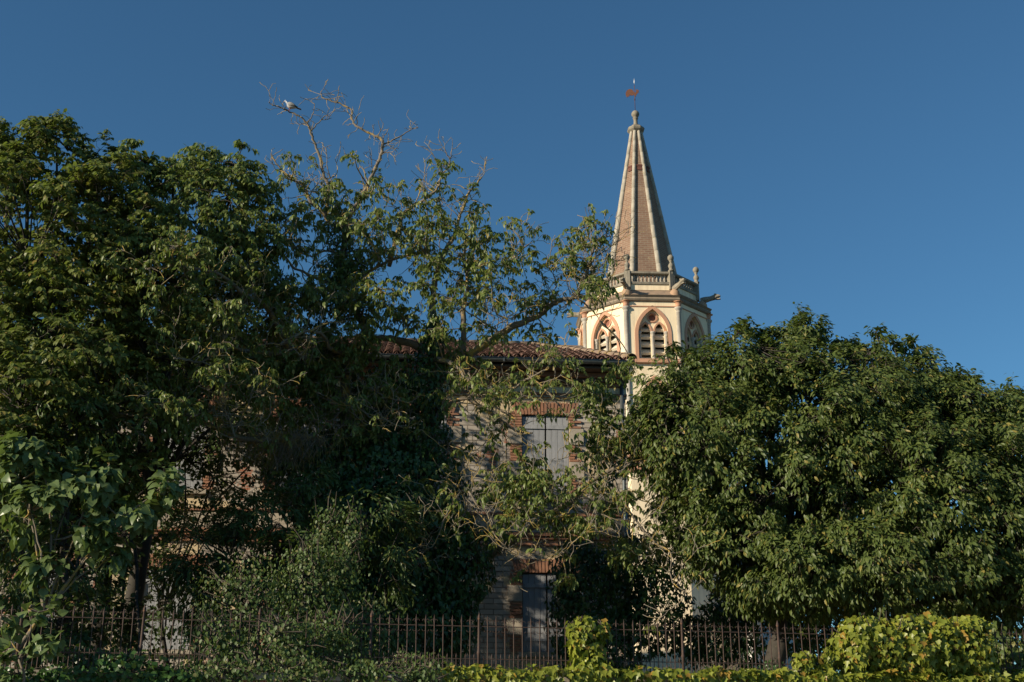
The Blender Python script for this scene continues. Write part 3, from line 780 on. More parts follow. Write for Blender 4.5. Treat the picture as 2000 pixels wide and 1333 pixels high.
def compound(P, out, nl, rach, L, pairs=3, droop=.9):
    """nl pinnate leaves at every point: a drooping stalk with pairs of leaflets"""
    m = len(P); az = RG.uniform(0, 2*math.pi, (m, nl))
    d = np.stack([np.cos(az), np.sin(az), RG.uniform(-.2, .7, (m, nl))], -1) + out[:, None, :] * .9
    d = nrm(d).reshape(-1, 3); P0 = np.repeat(P, nl, 0); r = rach * RG.uniform(.7, 1.2, len(P0))[:, None]
    A, B = [P0], []
    PP, DD, NN = [], [], []
    g = np.array([0, 0, -1.0])
    side = nrm(np.cross(d, np.array([0, 0, 1.0]) + RG.normal(0, .3, d.shape)))
    prev = P0
    for k in range(pairs + 1):
        t = (k + 1) / (pairs + 1)
        pt = P0 + d * r * t + g * r * droop * t * t * .6
        ax = nrm(d + g * droop * 1.2 * t)
        if k < pairs:
            for s in (-1, 1):
                PP.append(pt); DD.append(nrm(ax * .55 + s * side * .75 + g * .55 + RG.normal(0, .18, d.shape))); NN.append(np.array([0, 0, .7]) + side * s * .5 + np.repeat(out, nl, 0) * .8 + RG.normal(0, .35, d.shape))
        else:
            PP.append(pt); DD.append(nrm(ax + g * .5)); NN.append(d * .7 + np.array([0, 0, .7]) + RG.normal(0, .35, d.shape))
    tip = P0 + d * r + g * r * droop * .6
    PP = np.concatenate(PP); keep = RG.random(len(PP)) < .93
    return PP[keep], np.concatenate(DD)[keep], np.concatenate(NN)[keep], (L * RG.uniform(.65, 1.15, len(PP)))[keep], P0, tip
def ellipsoids(blobs):
    out = []
    for b in blobs:
        px, py, D, rx, ry, rd = b[:6]; s = scale_at(py, D); c = at(px, py, D)
        out.append((np.array(c), np.array([rx / s, rd, ry / s / CP])))
    return out
def crown_points(blobs, subdens=1.6, nper=12, sr=.42, inner=.25, back=.5, rmin=.72, front=None):
    """clumps on and inside the given ellipsoids -> tuft points, outward directions, clump centres"""
    P, O, Cc = [], [], []
    for c, r in ellipsoids(blobs):
        area = 4 * math.pi * ((r[0]*r[1])**1.6/3 + (r[0]*r[2])**1.6/3 + (r[1]*r[2])**1.6/3) ** (1/1.6)
        ns = max(3, int(area * subdens)); u = nrm(RG.normal(0, 1, (ns, 3)))
        keep = (u[:, 1] < .25) | (RG.random(ns) < back); u = u[keep]
        rad = np.where(RG.random(len(u)) < inner, RG.uniform(.25, rmin, len(u)), RG.uniform(rmin, 1.0, len(u)))
        cc = c + u * r * rad[:, None]
        srr = sr * RG.uniform(.6, 1.3, len(cc)) * min(1, r.min() / .8 + .3)
        n = np.maximum(3, (nper * RG.uniform(.5, 1.4, len(cc))).astype(int))
        ci = np.repeat(np.arange(len(cc)), n)
        v = nrm(RG.normal(0, 1, (len(ci), 3)) + u[ci] * .5 + np.array([0, 0, .25]))
        pts = cc[ci] + v * (srr[ci] * RG.uniform(.45, 1.0, len(ci)))[:, None] * np.array([1, 1, .8])
        P.append(pts); O.append(nrm(v + u[ci])); Cc.append(cc[ci])
    return np.concatenate(P), np.concatenate(O), np.concatenate(Cc)
BARK = surf('dark_bark', (.05, .042, .032), (.03, .025, .02), 6, lichen=(.16, .14, .07), lth=.6, bs_=.8, bscale=18)
BARKL = surf('lichen_bark', (.20, .165, .12), (.13, .105, .08), 6, lichen=(.36, .235, .045), lth=.53, lscale=4.5, bs_=.7, bscale=22)
TWIG = surf('twig_bark', (.27, .23, .175), (.16, .135, .105), 8, lichen=(.40, .27, .05), lth=.50, lscale=3.0, bs_=.2)
TWIGD = surf('dark_twig', (.09, .07, .05), (.06, .05, .035), 8)
def limb(name, parent, pts, r0, r1, mat, sub=4, jit=.012, sides=7, seed=1, flare=0):
    rnd = random.Random(seed); P = smooth_path(pts, sub, jit, rnd); n = len(P)
    rad = [(r0 + (r1 - r0) * (k / (n - 1)) ** .8) * rnd.uniform(.9, 1.12) for k in range(n)]
    if flare: rad[0] *= 1 + flare; rad[1] *= 1 + flare * .4
    mb = MB(); tube_into(mb, P, rad, sides); put(name, mb.mesh(name, mat), None, parent)
    return P, rad
def pxl(lst, D0, D1):
    n = len(lst); return [at(p[0], p[1], D0 + (D1 - D0) * k / max(1, n - 1)) for k, p in enumerate(lst)]

# ------------------------------------------------------------------ dense leafy trees
def leafy_tree(name, label, cat, base, blobs, leafm, kind='rosette', T=None, L=.13, n=9, elev=(-75, -15), dens=1.6, nper=12, sr=.42,
               inner=.25, back=.5, tr=.2, solo=280, group=None, rach=.3, nl=3, bark=None, stems=None, rt=.05, droop=.9, spread=1.0, front=0):
    bark = bark or BARK
    B = at(*base); B.z = GZ
    t = thing(name, B, label, cat, group)
    P, O, Cc = crown_points(blobs, dens, nper, sr, inner, back)
    E = ellipsoids(blobs); big = Vector(E[0][0])
    fork = B + (big - B) * .45
    limb('trunk', t, [B + Vector((0, 0, -.2)), B + (fork - B) * .5 + Vector((.08, 0, 0)), fork], tr, tr * .75, bark, flare=.35, seed=3, sides=9)
    for k, (c, r) in enumerate(E):
        e = Vector(c); L_ = (e - fork).length
        if L_ < .2: continue
        mid = fork + (e - fork) * .5 + Vector((RG.normal(0, .12) * L_ * .5, RG.normal(0, .1) * L_ * .4, .08 * L_))
        rr = min(tr * .6, .035 + .045 * float(min(r))); limb('branch', t, [fork, mid, e], rr, rr * .4, bark, seed=k)
    # clump branches and twigs
    uc, inv = np.unique(np.round(Cc, 4), axis=0, return_inverse=True)
    cen = np.array([c for c, r in E])
    dd = ((uc[:, None, :] - cen[None]) ** 2).sum(-1); near = cen[dd.argmin(1)]
    twigs(t, near + (uc - near) * .15, uc, .022, .008, bark, name='branches')
    sel = RG.random(len(P)) < .7
    twigs(t, Cc[sel], P[sel], .006, .0025, TWIGD if bark is BARK else TWIG, name='twigs')
    if kind == 'rosette': PP, D, Nn, LL = rosette(P, n, L, elev, rt, O, spread)
    else:
        PP, D, Nn, LL, ra, rb = compound(P, O, nl, rach, L, droop=droop); twigs(t, ra, rb, .003, .002, TWIG, name='stalks')
    foliage(t, PP, D, Nn, LL, T or tmpl(.42), leafm, solo)
    return t
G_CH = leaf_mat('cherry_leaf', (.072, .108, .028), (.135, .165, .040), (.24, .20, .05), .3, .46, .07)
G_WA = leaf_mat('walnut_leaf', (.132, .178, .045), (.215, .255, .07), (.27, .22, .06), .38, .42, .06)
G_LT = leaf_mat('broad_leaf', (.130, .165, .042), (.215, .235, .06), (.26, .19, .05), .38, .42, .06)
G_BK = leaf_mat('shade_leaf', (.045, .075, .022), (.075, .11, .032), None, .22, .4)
G_IV = leaf_mat('ivy_leaf', (.028, .066, .020), (.055, .11, .03), (.06, .11, .03), .12, .28, .1)
G_CR = leaf_mat('creeper_leaf', (.20, .24, .032), (.31, .32, .045), (.34, .21, .04), .3, .38, .09)
G_BM = leaf_mat('bamboo_leaf', (.06, .10, .026), (.10, .135, .038), (.15, .13, .05), .25, .4, .1)
G_RO = leaf_mat('bramble_leaf', (.060, .105, .028), (.11, .155, .042), (.17, .17, .06), .25, .5, .12)
G_BG = leaf_mat('large_leaf', (.11, .16, .055), (.16, .21, .08), None, .3, .34)

leafy_tree('cherry_tree', 'broad dense cherry tree with drooping leaves to the right of the tower', 'tree', (1480, 1250, 24.5),
    [(1560, 930, 25, 300, 240, 3.0), (1350, 870, 24, 105, 120, 1.5), (1790, 1010, 24, 230, 200, 2.4), (1640, 830, 25, 200, 120, 2.0), (1430, 1040, 24, 125, 110, 1.6),
     (1700, 1120, 23.6, 290, 90, 2.2), (1950, 960, 24, 160, 160, 2.0), (2080, 1050, 24, 150, 180, 2.0), (1420, 775, 24.6, 110, 85, 1.2), (1850, 850, 24.5, 130, 90, 1.4), (1540, 1140, 24, 120, 60, 1.5), (1960, 1150, 23.4, 130, 70, 1.5),
     (1480, 735, 24.8, 90, 70, .9), (1560, 715, 25, 60, 60, .8), (1305, 780, 24, 50, 50, .6), (1345, 715, 24.3, 34, 40, .4), (1700, 755, 25, 80, 55, .7), (1780, 770, 25, 80, 55, .8), (1835, 785, 24.8, 75, 50, .6), (1925, 805, 24.6, 70, 50, .6), (1265, 840, 23.8, 26, 50, .35), (1950, 830, 24.4, 70, 60, .8)]
    + [(x_, y_ + 22, 24.8 + RG.uniform(-.5, .4), RG.uniform(10, 20), RG.uniform(34, 52), .2) for x_, y_ in ((1420, 665), (1436, 640), (1462, 655), (1485, 640), (1508, 650), (1532, 630), (1553, 618), (1572, 625), (1592, 632), (1612, 655), (1636, 642), (1652, 648), (1676, 672),
       (1700, 660), (1716, 648), (1733, 655), (1752, 676), (1770, 668), (1788, 660), (1806, 690), (1830, 712), (1852, 735), (1870, 728), (1893, 745), (1917, 752), (1940, 762), (1962, 748), (1985, 745), (1385, 690), (1330, 690), (1300, 670), (1270, 780), (1245, 800), (1362, 680), (1400, 690))],
    G_CH, L=.12, n=10, elev=(-82, -25), dens=4.3, nper=13, sr=.35, tr=.22, T=tmpl(.30, .35), inner=.3)

leafy_tree('walnut_tree', 'tall dense walnut tree with broad leaves filling the left edge', 'tree', (60, 1290, 21),
    [(60, 520, 22, 210, 230, 2.0), (210, 470, 22.5, 130, 140, 1.4), (-40, 620, 22.5, 120, 200, 1.4), (60, 310, 22.5, 110, 60, .9), (170, 330, 23, 60, 50, .7), (110, 270, 22.5, 40, 30, .4), (20, 290, 22.5, 50, 40, .6), (130, 700, 21.5, 170, 160, 1.6), (40, 800, 20.5, 130, 150, 1.2), (210, 800, 21.4, 100, 110, .8), (290, 700, 22, 70, 70, .6), (230, 930, 21.6, 60, 70, .5), (-20, 950, 20, 90, 150, 1.0)],
    G_LT, 'compound', L=.125, nl=3, rach=.25, dens=2.4, nper=8, sr=.42, T=tmpl(.42, .2), bark=BARK, inner=.3, droop=.6)
leafy_tree('walnut_tree', 'younger leafy walnut tree between the left edge tree and the bare forked branches', 'tree', (215, 1290, 25.5),
    [(400, 470, 23.6, 150, 150, 1.6), (450, 380, 23.6, 70, 80, .9), (270, 380, 23.1, 80, 70, .9), (340, 340, 23.6, 70, 45, .7), (460, 320, 23.6, 40, 32, .4), (280, 310, 23.1, 32, 32, .35), (380, 320, 23.6, 40, 26, .4), (300, 540, 22.6, 130, 100, 1.2), (490, 480, 23.6, 60, 90, .8), (440, 600, 24.1, 130, 60, 1.0)],
    G_WA, 'compound', L=.12, nl=3, rach=.25, dens=2.9, nper=7, sr=.40, T=tmpl(.34, .25), bark=BARK, inner=.2, droop=1.0, back=.35)
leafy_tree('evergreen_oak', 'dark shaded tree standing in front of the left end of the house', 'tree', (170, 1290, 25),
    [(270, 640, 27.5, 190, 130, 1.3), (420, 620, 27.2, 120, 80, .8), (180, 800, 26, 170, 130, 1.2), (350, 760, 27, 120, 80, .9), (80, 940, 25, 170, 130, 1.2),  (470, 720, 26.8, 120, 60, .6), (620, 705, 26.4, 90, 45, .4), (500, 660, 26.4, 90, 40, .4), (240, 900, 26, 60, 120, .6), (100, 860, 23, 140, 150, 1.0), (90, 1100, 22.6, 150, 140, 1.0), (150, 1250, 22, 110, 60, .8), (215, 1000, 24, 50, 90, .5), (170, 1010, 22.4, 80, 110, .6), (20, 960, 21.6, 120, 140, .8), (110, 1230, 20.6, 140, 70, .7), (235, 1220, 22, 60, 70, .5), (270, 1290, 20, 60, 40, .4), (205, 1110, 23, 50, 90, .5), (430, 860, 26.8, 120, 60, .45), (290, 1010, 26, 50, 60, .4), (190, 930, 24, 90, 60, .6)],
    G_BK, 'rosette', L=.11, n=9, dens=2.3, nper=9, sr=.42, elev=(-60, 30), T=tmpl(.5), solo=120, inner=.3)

leafy_tree('walnut_tree', 'neighbouring walnut tree just beyond the left edge, shading the lower left', 'tree', (-560, 1290, 18.5),
    [(-480, 960, 17, 240, 200, 2.2), (-230, 1080, 17.6, 130, 150, 1.3), (-760, 850, 18, 260, 260, 2.4), (-320, 860, 20, 120, 150, 1.4), (-420, 1150, 16.5, 200, 120, 1.4)],
    G_LT, 'rosette', L=.17, n=7, dens=1.2, nper=8, sr=.5, T=tmpl(.42, .2), solo=0, elev=(-60, 20))

leafy_tree('darkening_shrub', 'sparse dark elder shrub added to darken the left part of the house wall, behind the bamboo', 'shrub', (330, 1290, 27.6),
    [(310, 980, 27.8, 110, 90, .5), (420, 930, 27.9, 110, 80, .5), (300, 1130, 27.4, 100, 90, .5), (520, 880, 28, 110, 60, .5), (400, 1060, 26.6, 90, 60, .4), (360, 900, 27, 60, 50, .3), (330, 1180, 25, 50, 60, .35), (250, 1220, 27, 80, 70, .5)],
    G_BK, L=.10, n=8, dens=2.4, nper=8, sr=.4, T=tmpl(.45), solo=0, elev=(-70, 20), tr=.06)  # dark leaves added in front of the wall to make it darker
# ------------------------------------------------------------------ old walnut with bare lichen covered branches
wb_ = at(740, 1290, 25.2); wb_.z = GZ
wal = thing('walnut_tree', wb_, 'old spreading walnut tree with bare forked lichen covered branches and a pigeon on top', 'tree')
LIMBS = [  # points in the photo, start depth, end depth, start radius, end radius
    ([(735,1310),(742,1180),(765,1050),(815,920),(846,820),(852,740),(848,690)], 25.2, 25.0, .24, .14),
    ([(715,1310),(690,1120),(678,980),(674,860),(676,770),(676,742)], 25.2, 24.4, .16, .10),
    ([(676,742),(690,706),(714,676),(714,644),(699,612),(672,575),(664,520),(672,480),(676,440)], 24.4, 24.8, .10, .085),
    ([(690,706),(668,690),(645,680),(630,654),(605,647),(578,656),(546,674)], 24.4, 22.4, .05, .02),
    ([(714,676),(745,660),(790,668),(850,690)], 24.4, 25.0, .06, .09),
    ([(672,450),(646,436),(630,416),(605,391),(591,364),(574,354),(544,325),(530,302)], 24.8, 24.4, .055, .012),
    ([(636,420),(641,386),(642,364),(631,339),(626,311),(613,278),(605,253),(599,242),(588,229),(566,219),(549,211),(535,207),(525,200)], 24.8, 24.2, .045, .009),
    ([(599,242),(611,224),(613,204),(597,193)], 24.3, 24.3, .014, .005),
    ([(607,256),(622,240),(640,222),(642,211)], 24.3, 24.5, .015, .006),
    ([(625,236),(648,231)], 24.4, 24.5, .008, .005),
    ([(672,440),(691,411),(710,378),(727,342),(741,311),(748,281),(741,269),(724,262),(696,246),(687,231),(685,214),(658,200),(630,192),(628,178)], 24.8, 25.2, .055, .010),
    ([(658,200),(663,168)], 25.2, 25.2, .012, .006),
    ([(748,283),(775,270),(802,253),(817,250)], 25.0, 25.0, .020, .006),
    ([(746,275),(760,250)], 25.0, 25.2, .012, .005), ([(696,244),(701,214)], 25.1, 25.2, .009, .004),
    ([(728,340),(724,300)], 25.0, 25.0, .012, .006), ([(740,300),(762,300),(774,317)], 25.0, 24.8, .010, .005),
    ([(848,695),(845,600),(850,547),(860,513),(876,479),(891,450),(896,428),(905,405),(913,380),(935,355),(941,346)], 25.0, 25.2, .085, .014),
    ([(760,520),(785,427),(808,403),(827,391),(852,372),(862,345),(876,325),(880,308)], 24.9, 24.9, .05, .010),
    ([(664,560),(700,540),(740,520),(790,500),(830,495)], 24.8, 24.6, .05, .02),
    ([(878,312),(866,290),(854,268)], 24.9, 24.8, .011, .004), ([(880,310),(884,280),(881,268)], 24.9, 24.9, .010, .004), ([(862,345),(845,300),(818,286)], 24.9, 24.8, .013, .005),
    ([(850,700),(880,708),(905,700),(947,673),(984,649),(1023,628),(1052,617),(1076,597),(1097,586),(1124,580),(1139,550),(1149,523),(1155,500),(1160,479),(1165,452),(1160,419)], 25.0, 24.0, .11, .010),
    ([(1149,523),(1160,505),(1178,492),(1198,480),(1212,470)], 24.2, 24.0, .022, .005),
    ([(1124,580),(1146,598),(1160,610),(1172,628)], 24.2, 24.0, .025, .006), ([(1140,550),(1165,535),(1185,535)], 24.2, 24.0, .02, .006),
    ([(1062,610),(1085,560),(1080,530),(1092,520)], 24.4, 24.7, .022, .007),
    ([(1076,597),(1040,600),(1000,620),(960,640)], 24.4, 24.0, .02, .008),
    ([(905,700),(905,650),(905,600),(913,571),(911,536),(908,500),(912,470)], 24.8, 24.9, .075, .02),
    ([(905,600),(930,590),(950,600)], 24.8, 24.6, .03, .01), ([(911,536),(945,530),(985,515),(1010,500),(1040,470)], 24.9, 25.1, .03, .008),
    ([(850,700),(893,716),(913,744),(938,771),(980,775),(1002,760),(1036,738),(1072,720)], 24.6, 23.4, .065, .012),
    ([(845,830),(854,814),(882,788),(913,780),(946,800),(980,822),(1008,842),(1040,846)], 24.8, 23.6, .06, .02),
    ([(938,771),(975,800),(1010,820)], 24.0, 23.6, .03, .012), ([(1036,738),(1060,755),(1090,790),(1110,815)], 23.6, 23.4, .025, .01),
    ([(790,1180),(900,1120),(1010,1050),(1103,987),(1148,948),(1176,926),(1218,912),(1260,903),(1300,880),(1340,850)], 25.0, 23.6, .10, .02),
    ([(740,800),(704,756),(728,761),(755,776),(800,788)], 24.6, 23.6, .03, .014), ([(680,800),(700,792),(707,797),(722,815),(752,821),(776,833)], 24.3, 23.4, .028, .010),
    ([(690,930),(640,870),(590,853),(520,860),(455,852),(410,830),(368,818),(329,809),(270,812),(218,809)], 24.8, 20.9, .08, .012),
    ([(678,800),(620,720),(566,682),(548,650),(533,620),(515,593),(485,581),(455,557),(434,539),(392,527),(340,520),(290,525)], 24.6, 21.0, .10, .014),
    ([(578,690),(530,690),(485,686),(440,680),(395,707),(368,704),(340,700)], 24.0, 21.0, .05, .012),
    ([(455,852),(470,820),(485,790),(505,712)], 22.4, 22.0, .02, .006), ([(440,680),(447,640),(450,615),(480,602)], 22.2, 22.0, .018, .006),
    ([(460,855),(440,800),(430,780)], 22.2, 21.8, .02, .008),
    ([(880,860),(900,900),(915,960),(905,1010),(880,1030)], 24.6, 23.2, .03, .010), ([(950,1020),(925,990),(910,975)], 23.2, 23.4, .015, .01),
    ([(960,950),(1000,990),(1060,1010),(1090,1045),(1102,1080),(1130,1050),(1160,1060)], 24, 22.8, .02, .007),
    ([(900,960),(870,1010),(850,1060),(835,1072),(820,1066)], 23.6, 22.8, .02, .006), ([(915,960),(950,1020),(980,1060),(1010,1085),(1035,1082)], 23.4, 22.8, .02, .006),
    ([(1040,930),(1060,980),(1070,1010),(1110,1000),(1120,985)], 23.6, 22.8, .018, .006),
    ([(1103,987),(1130,1000),(1165,1000),(1200,1020),(1210,1050)], 23.8, 22.8, .022, .007), ([(1200,940),(1230,1000),(1280,1060),(1310,1080),(1310,1130),(1345,1160)], 23.7, 22.8, .03, .008),
    ([(600,860),(640,830),(670,800)], 24, 24.2, .03, .02), ([(664,560),(610,540),(570,520),(545,480),(520,440)], 24.7, 23.2, .04, .01), ([(672,500),(640,490),(600,500),(560,470)], 24.8, 24.3, .03, .01),
]
rw = random.Random(21)
allp = []
for li, (lst, D0, D1, r0, r1) in enumerate(LIMBS):
    nm = 'trunk' if li in (0, 1) else 'branch'
    P, R = limb(nm, wal, pxl(lst, D0, D1), r0, r1, BARKL, sub=5, jit=.009, sides=8 if r0 > .04 else 6, seed=li, flare=.4 if li < 2 else 0)
    for p, r in zip(P, R): allp.append((p, r, li))
# crooked twigs grown from the limbs
TW = []; TIPS = []
def rv(s): return Vector((rw.gauss(0, s), rw.gauss(0, s), rw.gauss(0, s)))
def grow(p, d, L, r, lev):
    n = max(3, int(L / .10)); pts = [p.copy()]; step = L / n; d = d.normalized(); kids = []
    for k in range(n):
        d = (d + rv(.30) + Vector((0, 0, .07))).normalized()
        p = p + d * step * rw.uniform(.7, 1.3); pts.append(p.copy())
        if lev < 3 and k > 0 and rw.random() < (.62 if lev == 1 else .5):
            s = d.cross(rv(1)).normalized(); kids.append((p.copy(), (d * .6 + s * .9 + Vector((0, 0, .15))).normalized(), L * rw.uniform(.3, .6), r * (1 - .6 * k / n) * .62))
    TW.append((pts, [max(.006, r * (1 - .62 * k / n)) for k in range(n + 1)]))
    TIPS.append((p, d, lev))
    for a, b, c, e in kids:
        if c > .09: grow(a, b, c, e, lev + 1)
last = None
for (p, r, li) in allp:
    if li < 2 or p.z < 4: continue
    if r < .012: pr = .85
    elif r < .06: pr = .85
    else: pr = .5
    qx, qy = topx(np.array([p])); qx = qx[0]; qy = qy[0]
    top = qy < 345
    if top: pr *= .6
    if qy > 780 and qx > 850: pr *= .6
    if rw.random() < pr:
        d = Vector((rw.gauss(0, 1), rw.gauss(0, .7), rw.gauss(.35, .7)))
        grow(p, d, rw.uniform(.3, .9) * (.5 if top else 1) + (.25 if qy > 800 else 0), min(.014 if not top else .010, r * .55), 2 if rw.random() < .55 or top else 1)
mb = MB()
def tubes_np(items, sides):
    vs, fs = [], []
    for pts, rad in items:
        b = len(vs); n = len(pts)
        for k in range(n):
            d = pts[min(k+1, n-1)] - pts[max(k-1, 0)]; d.normalize()
            x = d.cross(Vector((.13, .21, .97))); x.normalize(); y = d.cross(x)
            for j in range(sides):
                a = 2 * math.pi * j / sides; vs.append(pts[k] + (x * math.cos(a) + y * math.sin(a)) * rad[k])
        for k in range(n - 1):
            for j in range(sides):
                l = (j + 1) % sides; fs.append((b+k*sides+j, b+k*sides+l, b+(k+1)*sides+l, b+(k+1)*sides+j))
    me = bpy.data.meshes.new('twigs'); me.from_pydata([tuple(v) for v in vs], [], fs)
    me.polygons.foreach_set('use_smooth', [True] * len(fs)); return me
me = tubes_np(TW, 4); me.materials.append(TWIG); o = put('twigs', me, None, wal); o['kind'] = 'stuff'
TW = []
# leaves: at twig ends and in the clusters the photograph shows
tp = np.array([list(p) for p, d, l in TIPS]); tx, ty = topx(tp)
pl = np.where(ty < 300, 0, np.where(ty < 350, .03, np.where(ty < 600, .38, np.where(ty < 1000, .34, .14))))
pl = np.where((tx > 1186) & (ty < 640), 0, pl); sel = RG.random(len(tp)) < pl
LP = [tp[sel]]
CL = [(566,305,22,15),(692,305,20,13),(540,365,28,20),(745,340,18,18),(655,365,25,18),(862,325,32,22),(830,390,22,15),(700,390,28,22),(590,405,30,22),(640,400,26,22),
 (560,480,40,28),(740,430,26,32),(785,445,30,35),(810,480,35,26),(730,495,36,26),(870,440,32,24),(930,445,34,28),(835,515,34,28),(900,500,40,30),(960,512,45,28),(1010,505,38,26),(990,440,28,15),(1130,448,30,15),(1125,502,34,20),(1150,552,22,16),(1190,562,24,12),
 (820,560,36,26),(885,585,38,26),(740,565,46,34),(690,575,50,34),(620,565,46,36),(560,565,46,32),(790,625,46,30),(700,655,54,34),(620,645,46,30),(1045,590,36,18),(1060,655,30,15),(970,645,34,16),(940,560,30,20),
 (480,525,50,30),(430,600,50,30),(250,525,34,18),(290,510,30,18),(390,625,34,22),(330,790,50,22),(375,745,32,22),(300,765,28,14),(415,735,26,20),(245,752,24,12),(240,806,14,8),(430,800,28,14),(500,745,60,40),(560,800,60,50),(470,660,34,14),(350,480,60,30),
 (1150,765,46,32),(1180,805,46,42),(1205,720,22,26),(1190,875,56,44),(1040,915,44,26),(1060,955,54,40),(1185,980,44,22),(1150,1020,46,22),(1240,720,16,22),(1262,790,34,34),(1275,865,46,40),(945,965,36,22),(1005,1000,44,28),(1195,1062,20,9),(930,1080,18,8),(1110,1085,13,12),(1108,1130,10,12),(1230,1080,40,30),(760,720,40,26),(640,740,40,40),(600,900,40,30),
 (360,560,40,30),(330,600,40,24),(420,535,40,26),(470,480,40,26),(520,640,36,26),(540,720,40,30),(380,500,40,26),(300,560,30,20),(500,700,40,24),(440,720,40,24),(380,790,30,20),(350,830,30,18),(1250,830,36,34),(1292,760,26,26),(1300,905,40,28),(1285,1050,50,36),(1238,960,20,20),(1225,870,24,26),(620,800,60,40),(700,850,50,30),(640,700,60,36),(580,720,50,36),(760,600,46,26),(860,640,40,26),(740,760,40,26),(520,560,40,30),(600,580,46,30),(560,430,36,24),(520,500,36,24),(620,440,30,24),(700,440,34,24),(840,440,34,26),(950,470,40,26),(660,900,60,30),(560,880,50,30),(480,840,40,24),(1000,950,50,30),(1100,1010,44,26),(870,1000,30,24),(980,1050,30,18)]
tgt = []
limbpts = np.array([list(p) for p, r, l in allp])
for (cx, cy, rx, ry) in CL:
    rx, ry = rx * 1.1, ry * 1.1; n = max(5, int(rx * ry / (64 if cy < 650 else 46))); D = RG.uniform(23.2, 25.0) if cx > 560 else RG.uniform(23.2, 25.0) - 2.6 * min(1, (560 - cx) / 160); c = np.array(at(cx, cy, D)); s = scale_at(cy, D)
    q = nrm(RG.normal(0, 1, (n, 3))) * (RG.random((n, 1)) ** .4) * np.array([rx / s, min(.6, rx / s), ry / s]) + c
    LP.append(q); near = limbpts[((limbpts - c) ** 2).sum(1).argmin()]
    tgt.append((near, c, q))
A = np.concatenate([np.repeat(t[1][None], len(t[2]), 0) for t in tgt]); B = np.concatenate([t[2] for t in tgt])
twigs(wal, A, B, .007, .003, TWIG)
for near, c, q in tgt:
    a = Vector(near); b = Vector(c); m_ = (a + b) / 2 + rv((b - a).length * .10)
    TW.append((smooth_path([a, m_, b], 4, .01, rw), list(np.linspace(.018, .008, 9))))
me = tubes_np(TW, 5); me.materials.append(TWIG); o = put('branches', me, None, wal); o['kind'] = 'stuff'
LP = np.concatenate(LP); OUT = nrm(RG.normal(0, 1, LP.shape) + np.array([0, -.2, .1]))
PP, D_, N_, L_, ra, rb = compound(LP, OUT, 2, .21, .112, droop=1.1)
twigs(wal, ra, rb, .003, .002, TWIG, name='stalks')
foliage(wal, PP, D_, N_, L_, tmpl(.33, .35), G_WA, 290)

# dead vine stems hanging in a tangle from the low left limb
c0 = np.array(at(540, 850, 23.6)); n_ = 420
A = c0 + RG.normal(0, 1, (n_, 3)) * np.array([.55, .2, .08]); tq = RG.uniform(-1.2, 1.2, n_)
B = A + np.stack([tq * .28, RG.normal(0, .1, n_), -RG.uniform(.2, .75, n_)], 1)
twigs(wal, A, B, .004, .002, TWIG, name='dead_stems')
# wood pigeon on the top left branch
PC = at(568, 210, 24.25)
pig = thing('wood_pigeon', PC, 'grey wood pigeon with white neck patch perched on the bare top branch', 'bird')
def loft(mb, secs, n=12):
    vs, fs = [], []
    for (x, z, rx_, rz, y) in secs:
        for j in range(n):
            a = 2 * math.pi * j / n; vs.append((x, y + rx_ * math.cos(a), z + rz * math.sin(a)))
    for k in range(len(secs) - 1):
        for j in range(n):
            l = (j + 1) % n; fs.append((k*n+j, k*n+l, k*n+n+l, k*n+n+j))
    fs += [tuple(range(n)), tuple((len(secs)-1)*n + j for j in range(n))]
    mb.add(vs, fs, True); return mb
def pigmat():
    m, nt, bs = new_mat('pigeon_plumage'); co = N(nt, 'ShaderNodeTexCoord').outputs['Object']
    sp = N(nt, 'ShaderNodeSeparateXYZ'); nt.links.new(co, sp.inputs[0])
    c = mix(nt, ramp(nt, sp.outputs[2], -.03, .02), (.50, .46, .44), (.36, .36, .38))
    c = mix(nt, ramp(nt, sp.outputs[0], -.09, -.05), (.34, .36, .42), c)
    nt.links.new(c, bs.inputs['Base Color']); bs.inputs['Roughness'].default_value = .8; return m
PM = pigmat()
secs = [(-.155, .118, .010, .010, 0), (-.145, .122, .022, .022, 0), (-.125, .124, .028, .030, 0), (-.108, .108, .028, .032, 0), (-.098, .082, .030, .036, 0), (-.085, .048, .045, .055, 0), (-.055, .018, .062, .070, 0), (-.01, .005, .068, .070, 0), (.05, -.006, .058, .055, 0), (.10, -.026, .035, .030, 0), (.14, -.045, .018, .014, 0)]
k_ = 1.0
M_ = Matrix.Translation(PC + Vector((0, 0, .03)))
put('body', loft(MB(), secs).mesh('body', PM), M_, pig)
WM = surf('wing_grey', (.30, .29, .28), (.24, .23, .22), 12); BLK = surf('flight_feather', (.03, .03, .032), (.02, .02, .02), 9); WHT = surf('white_feather', (.85, .84, .82), (.8, .79, .77), 9)
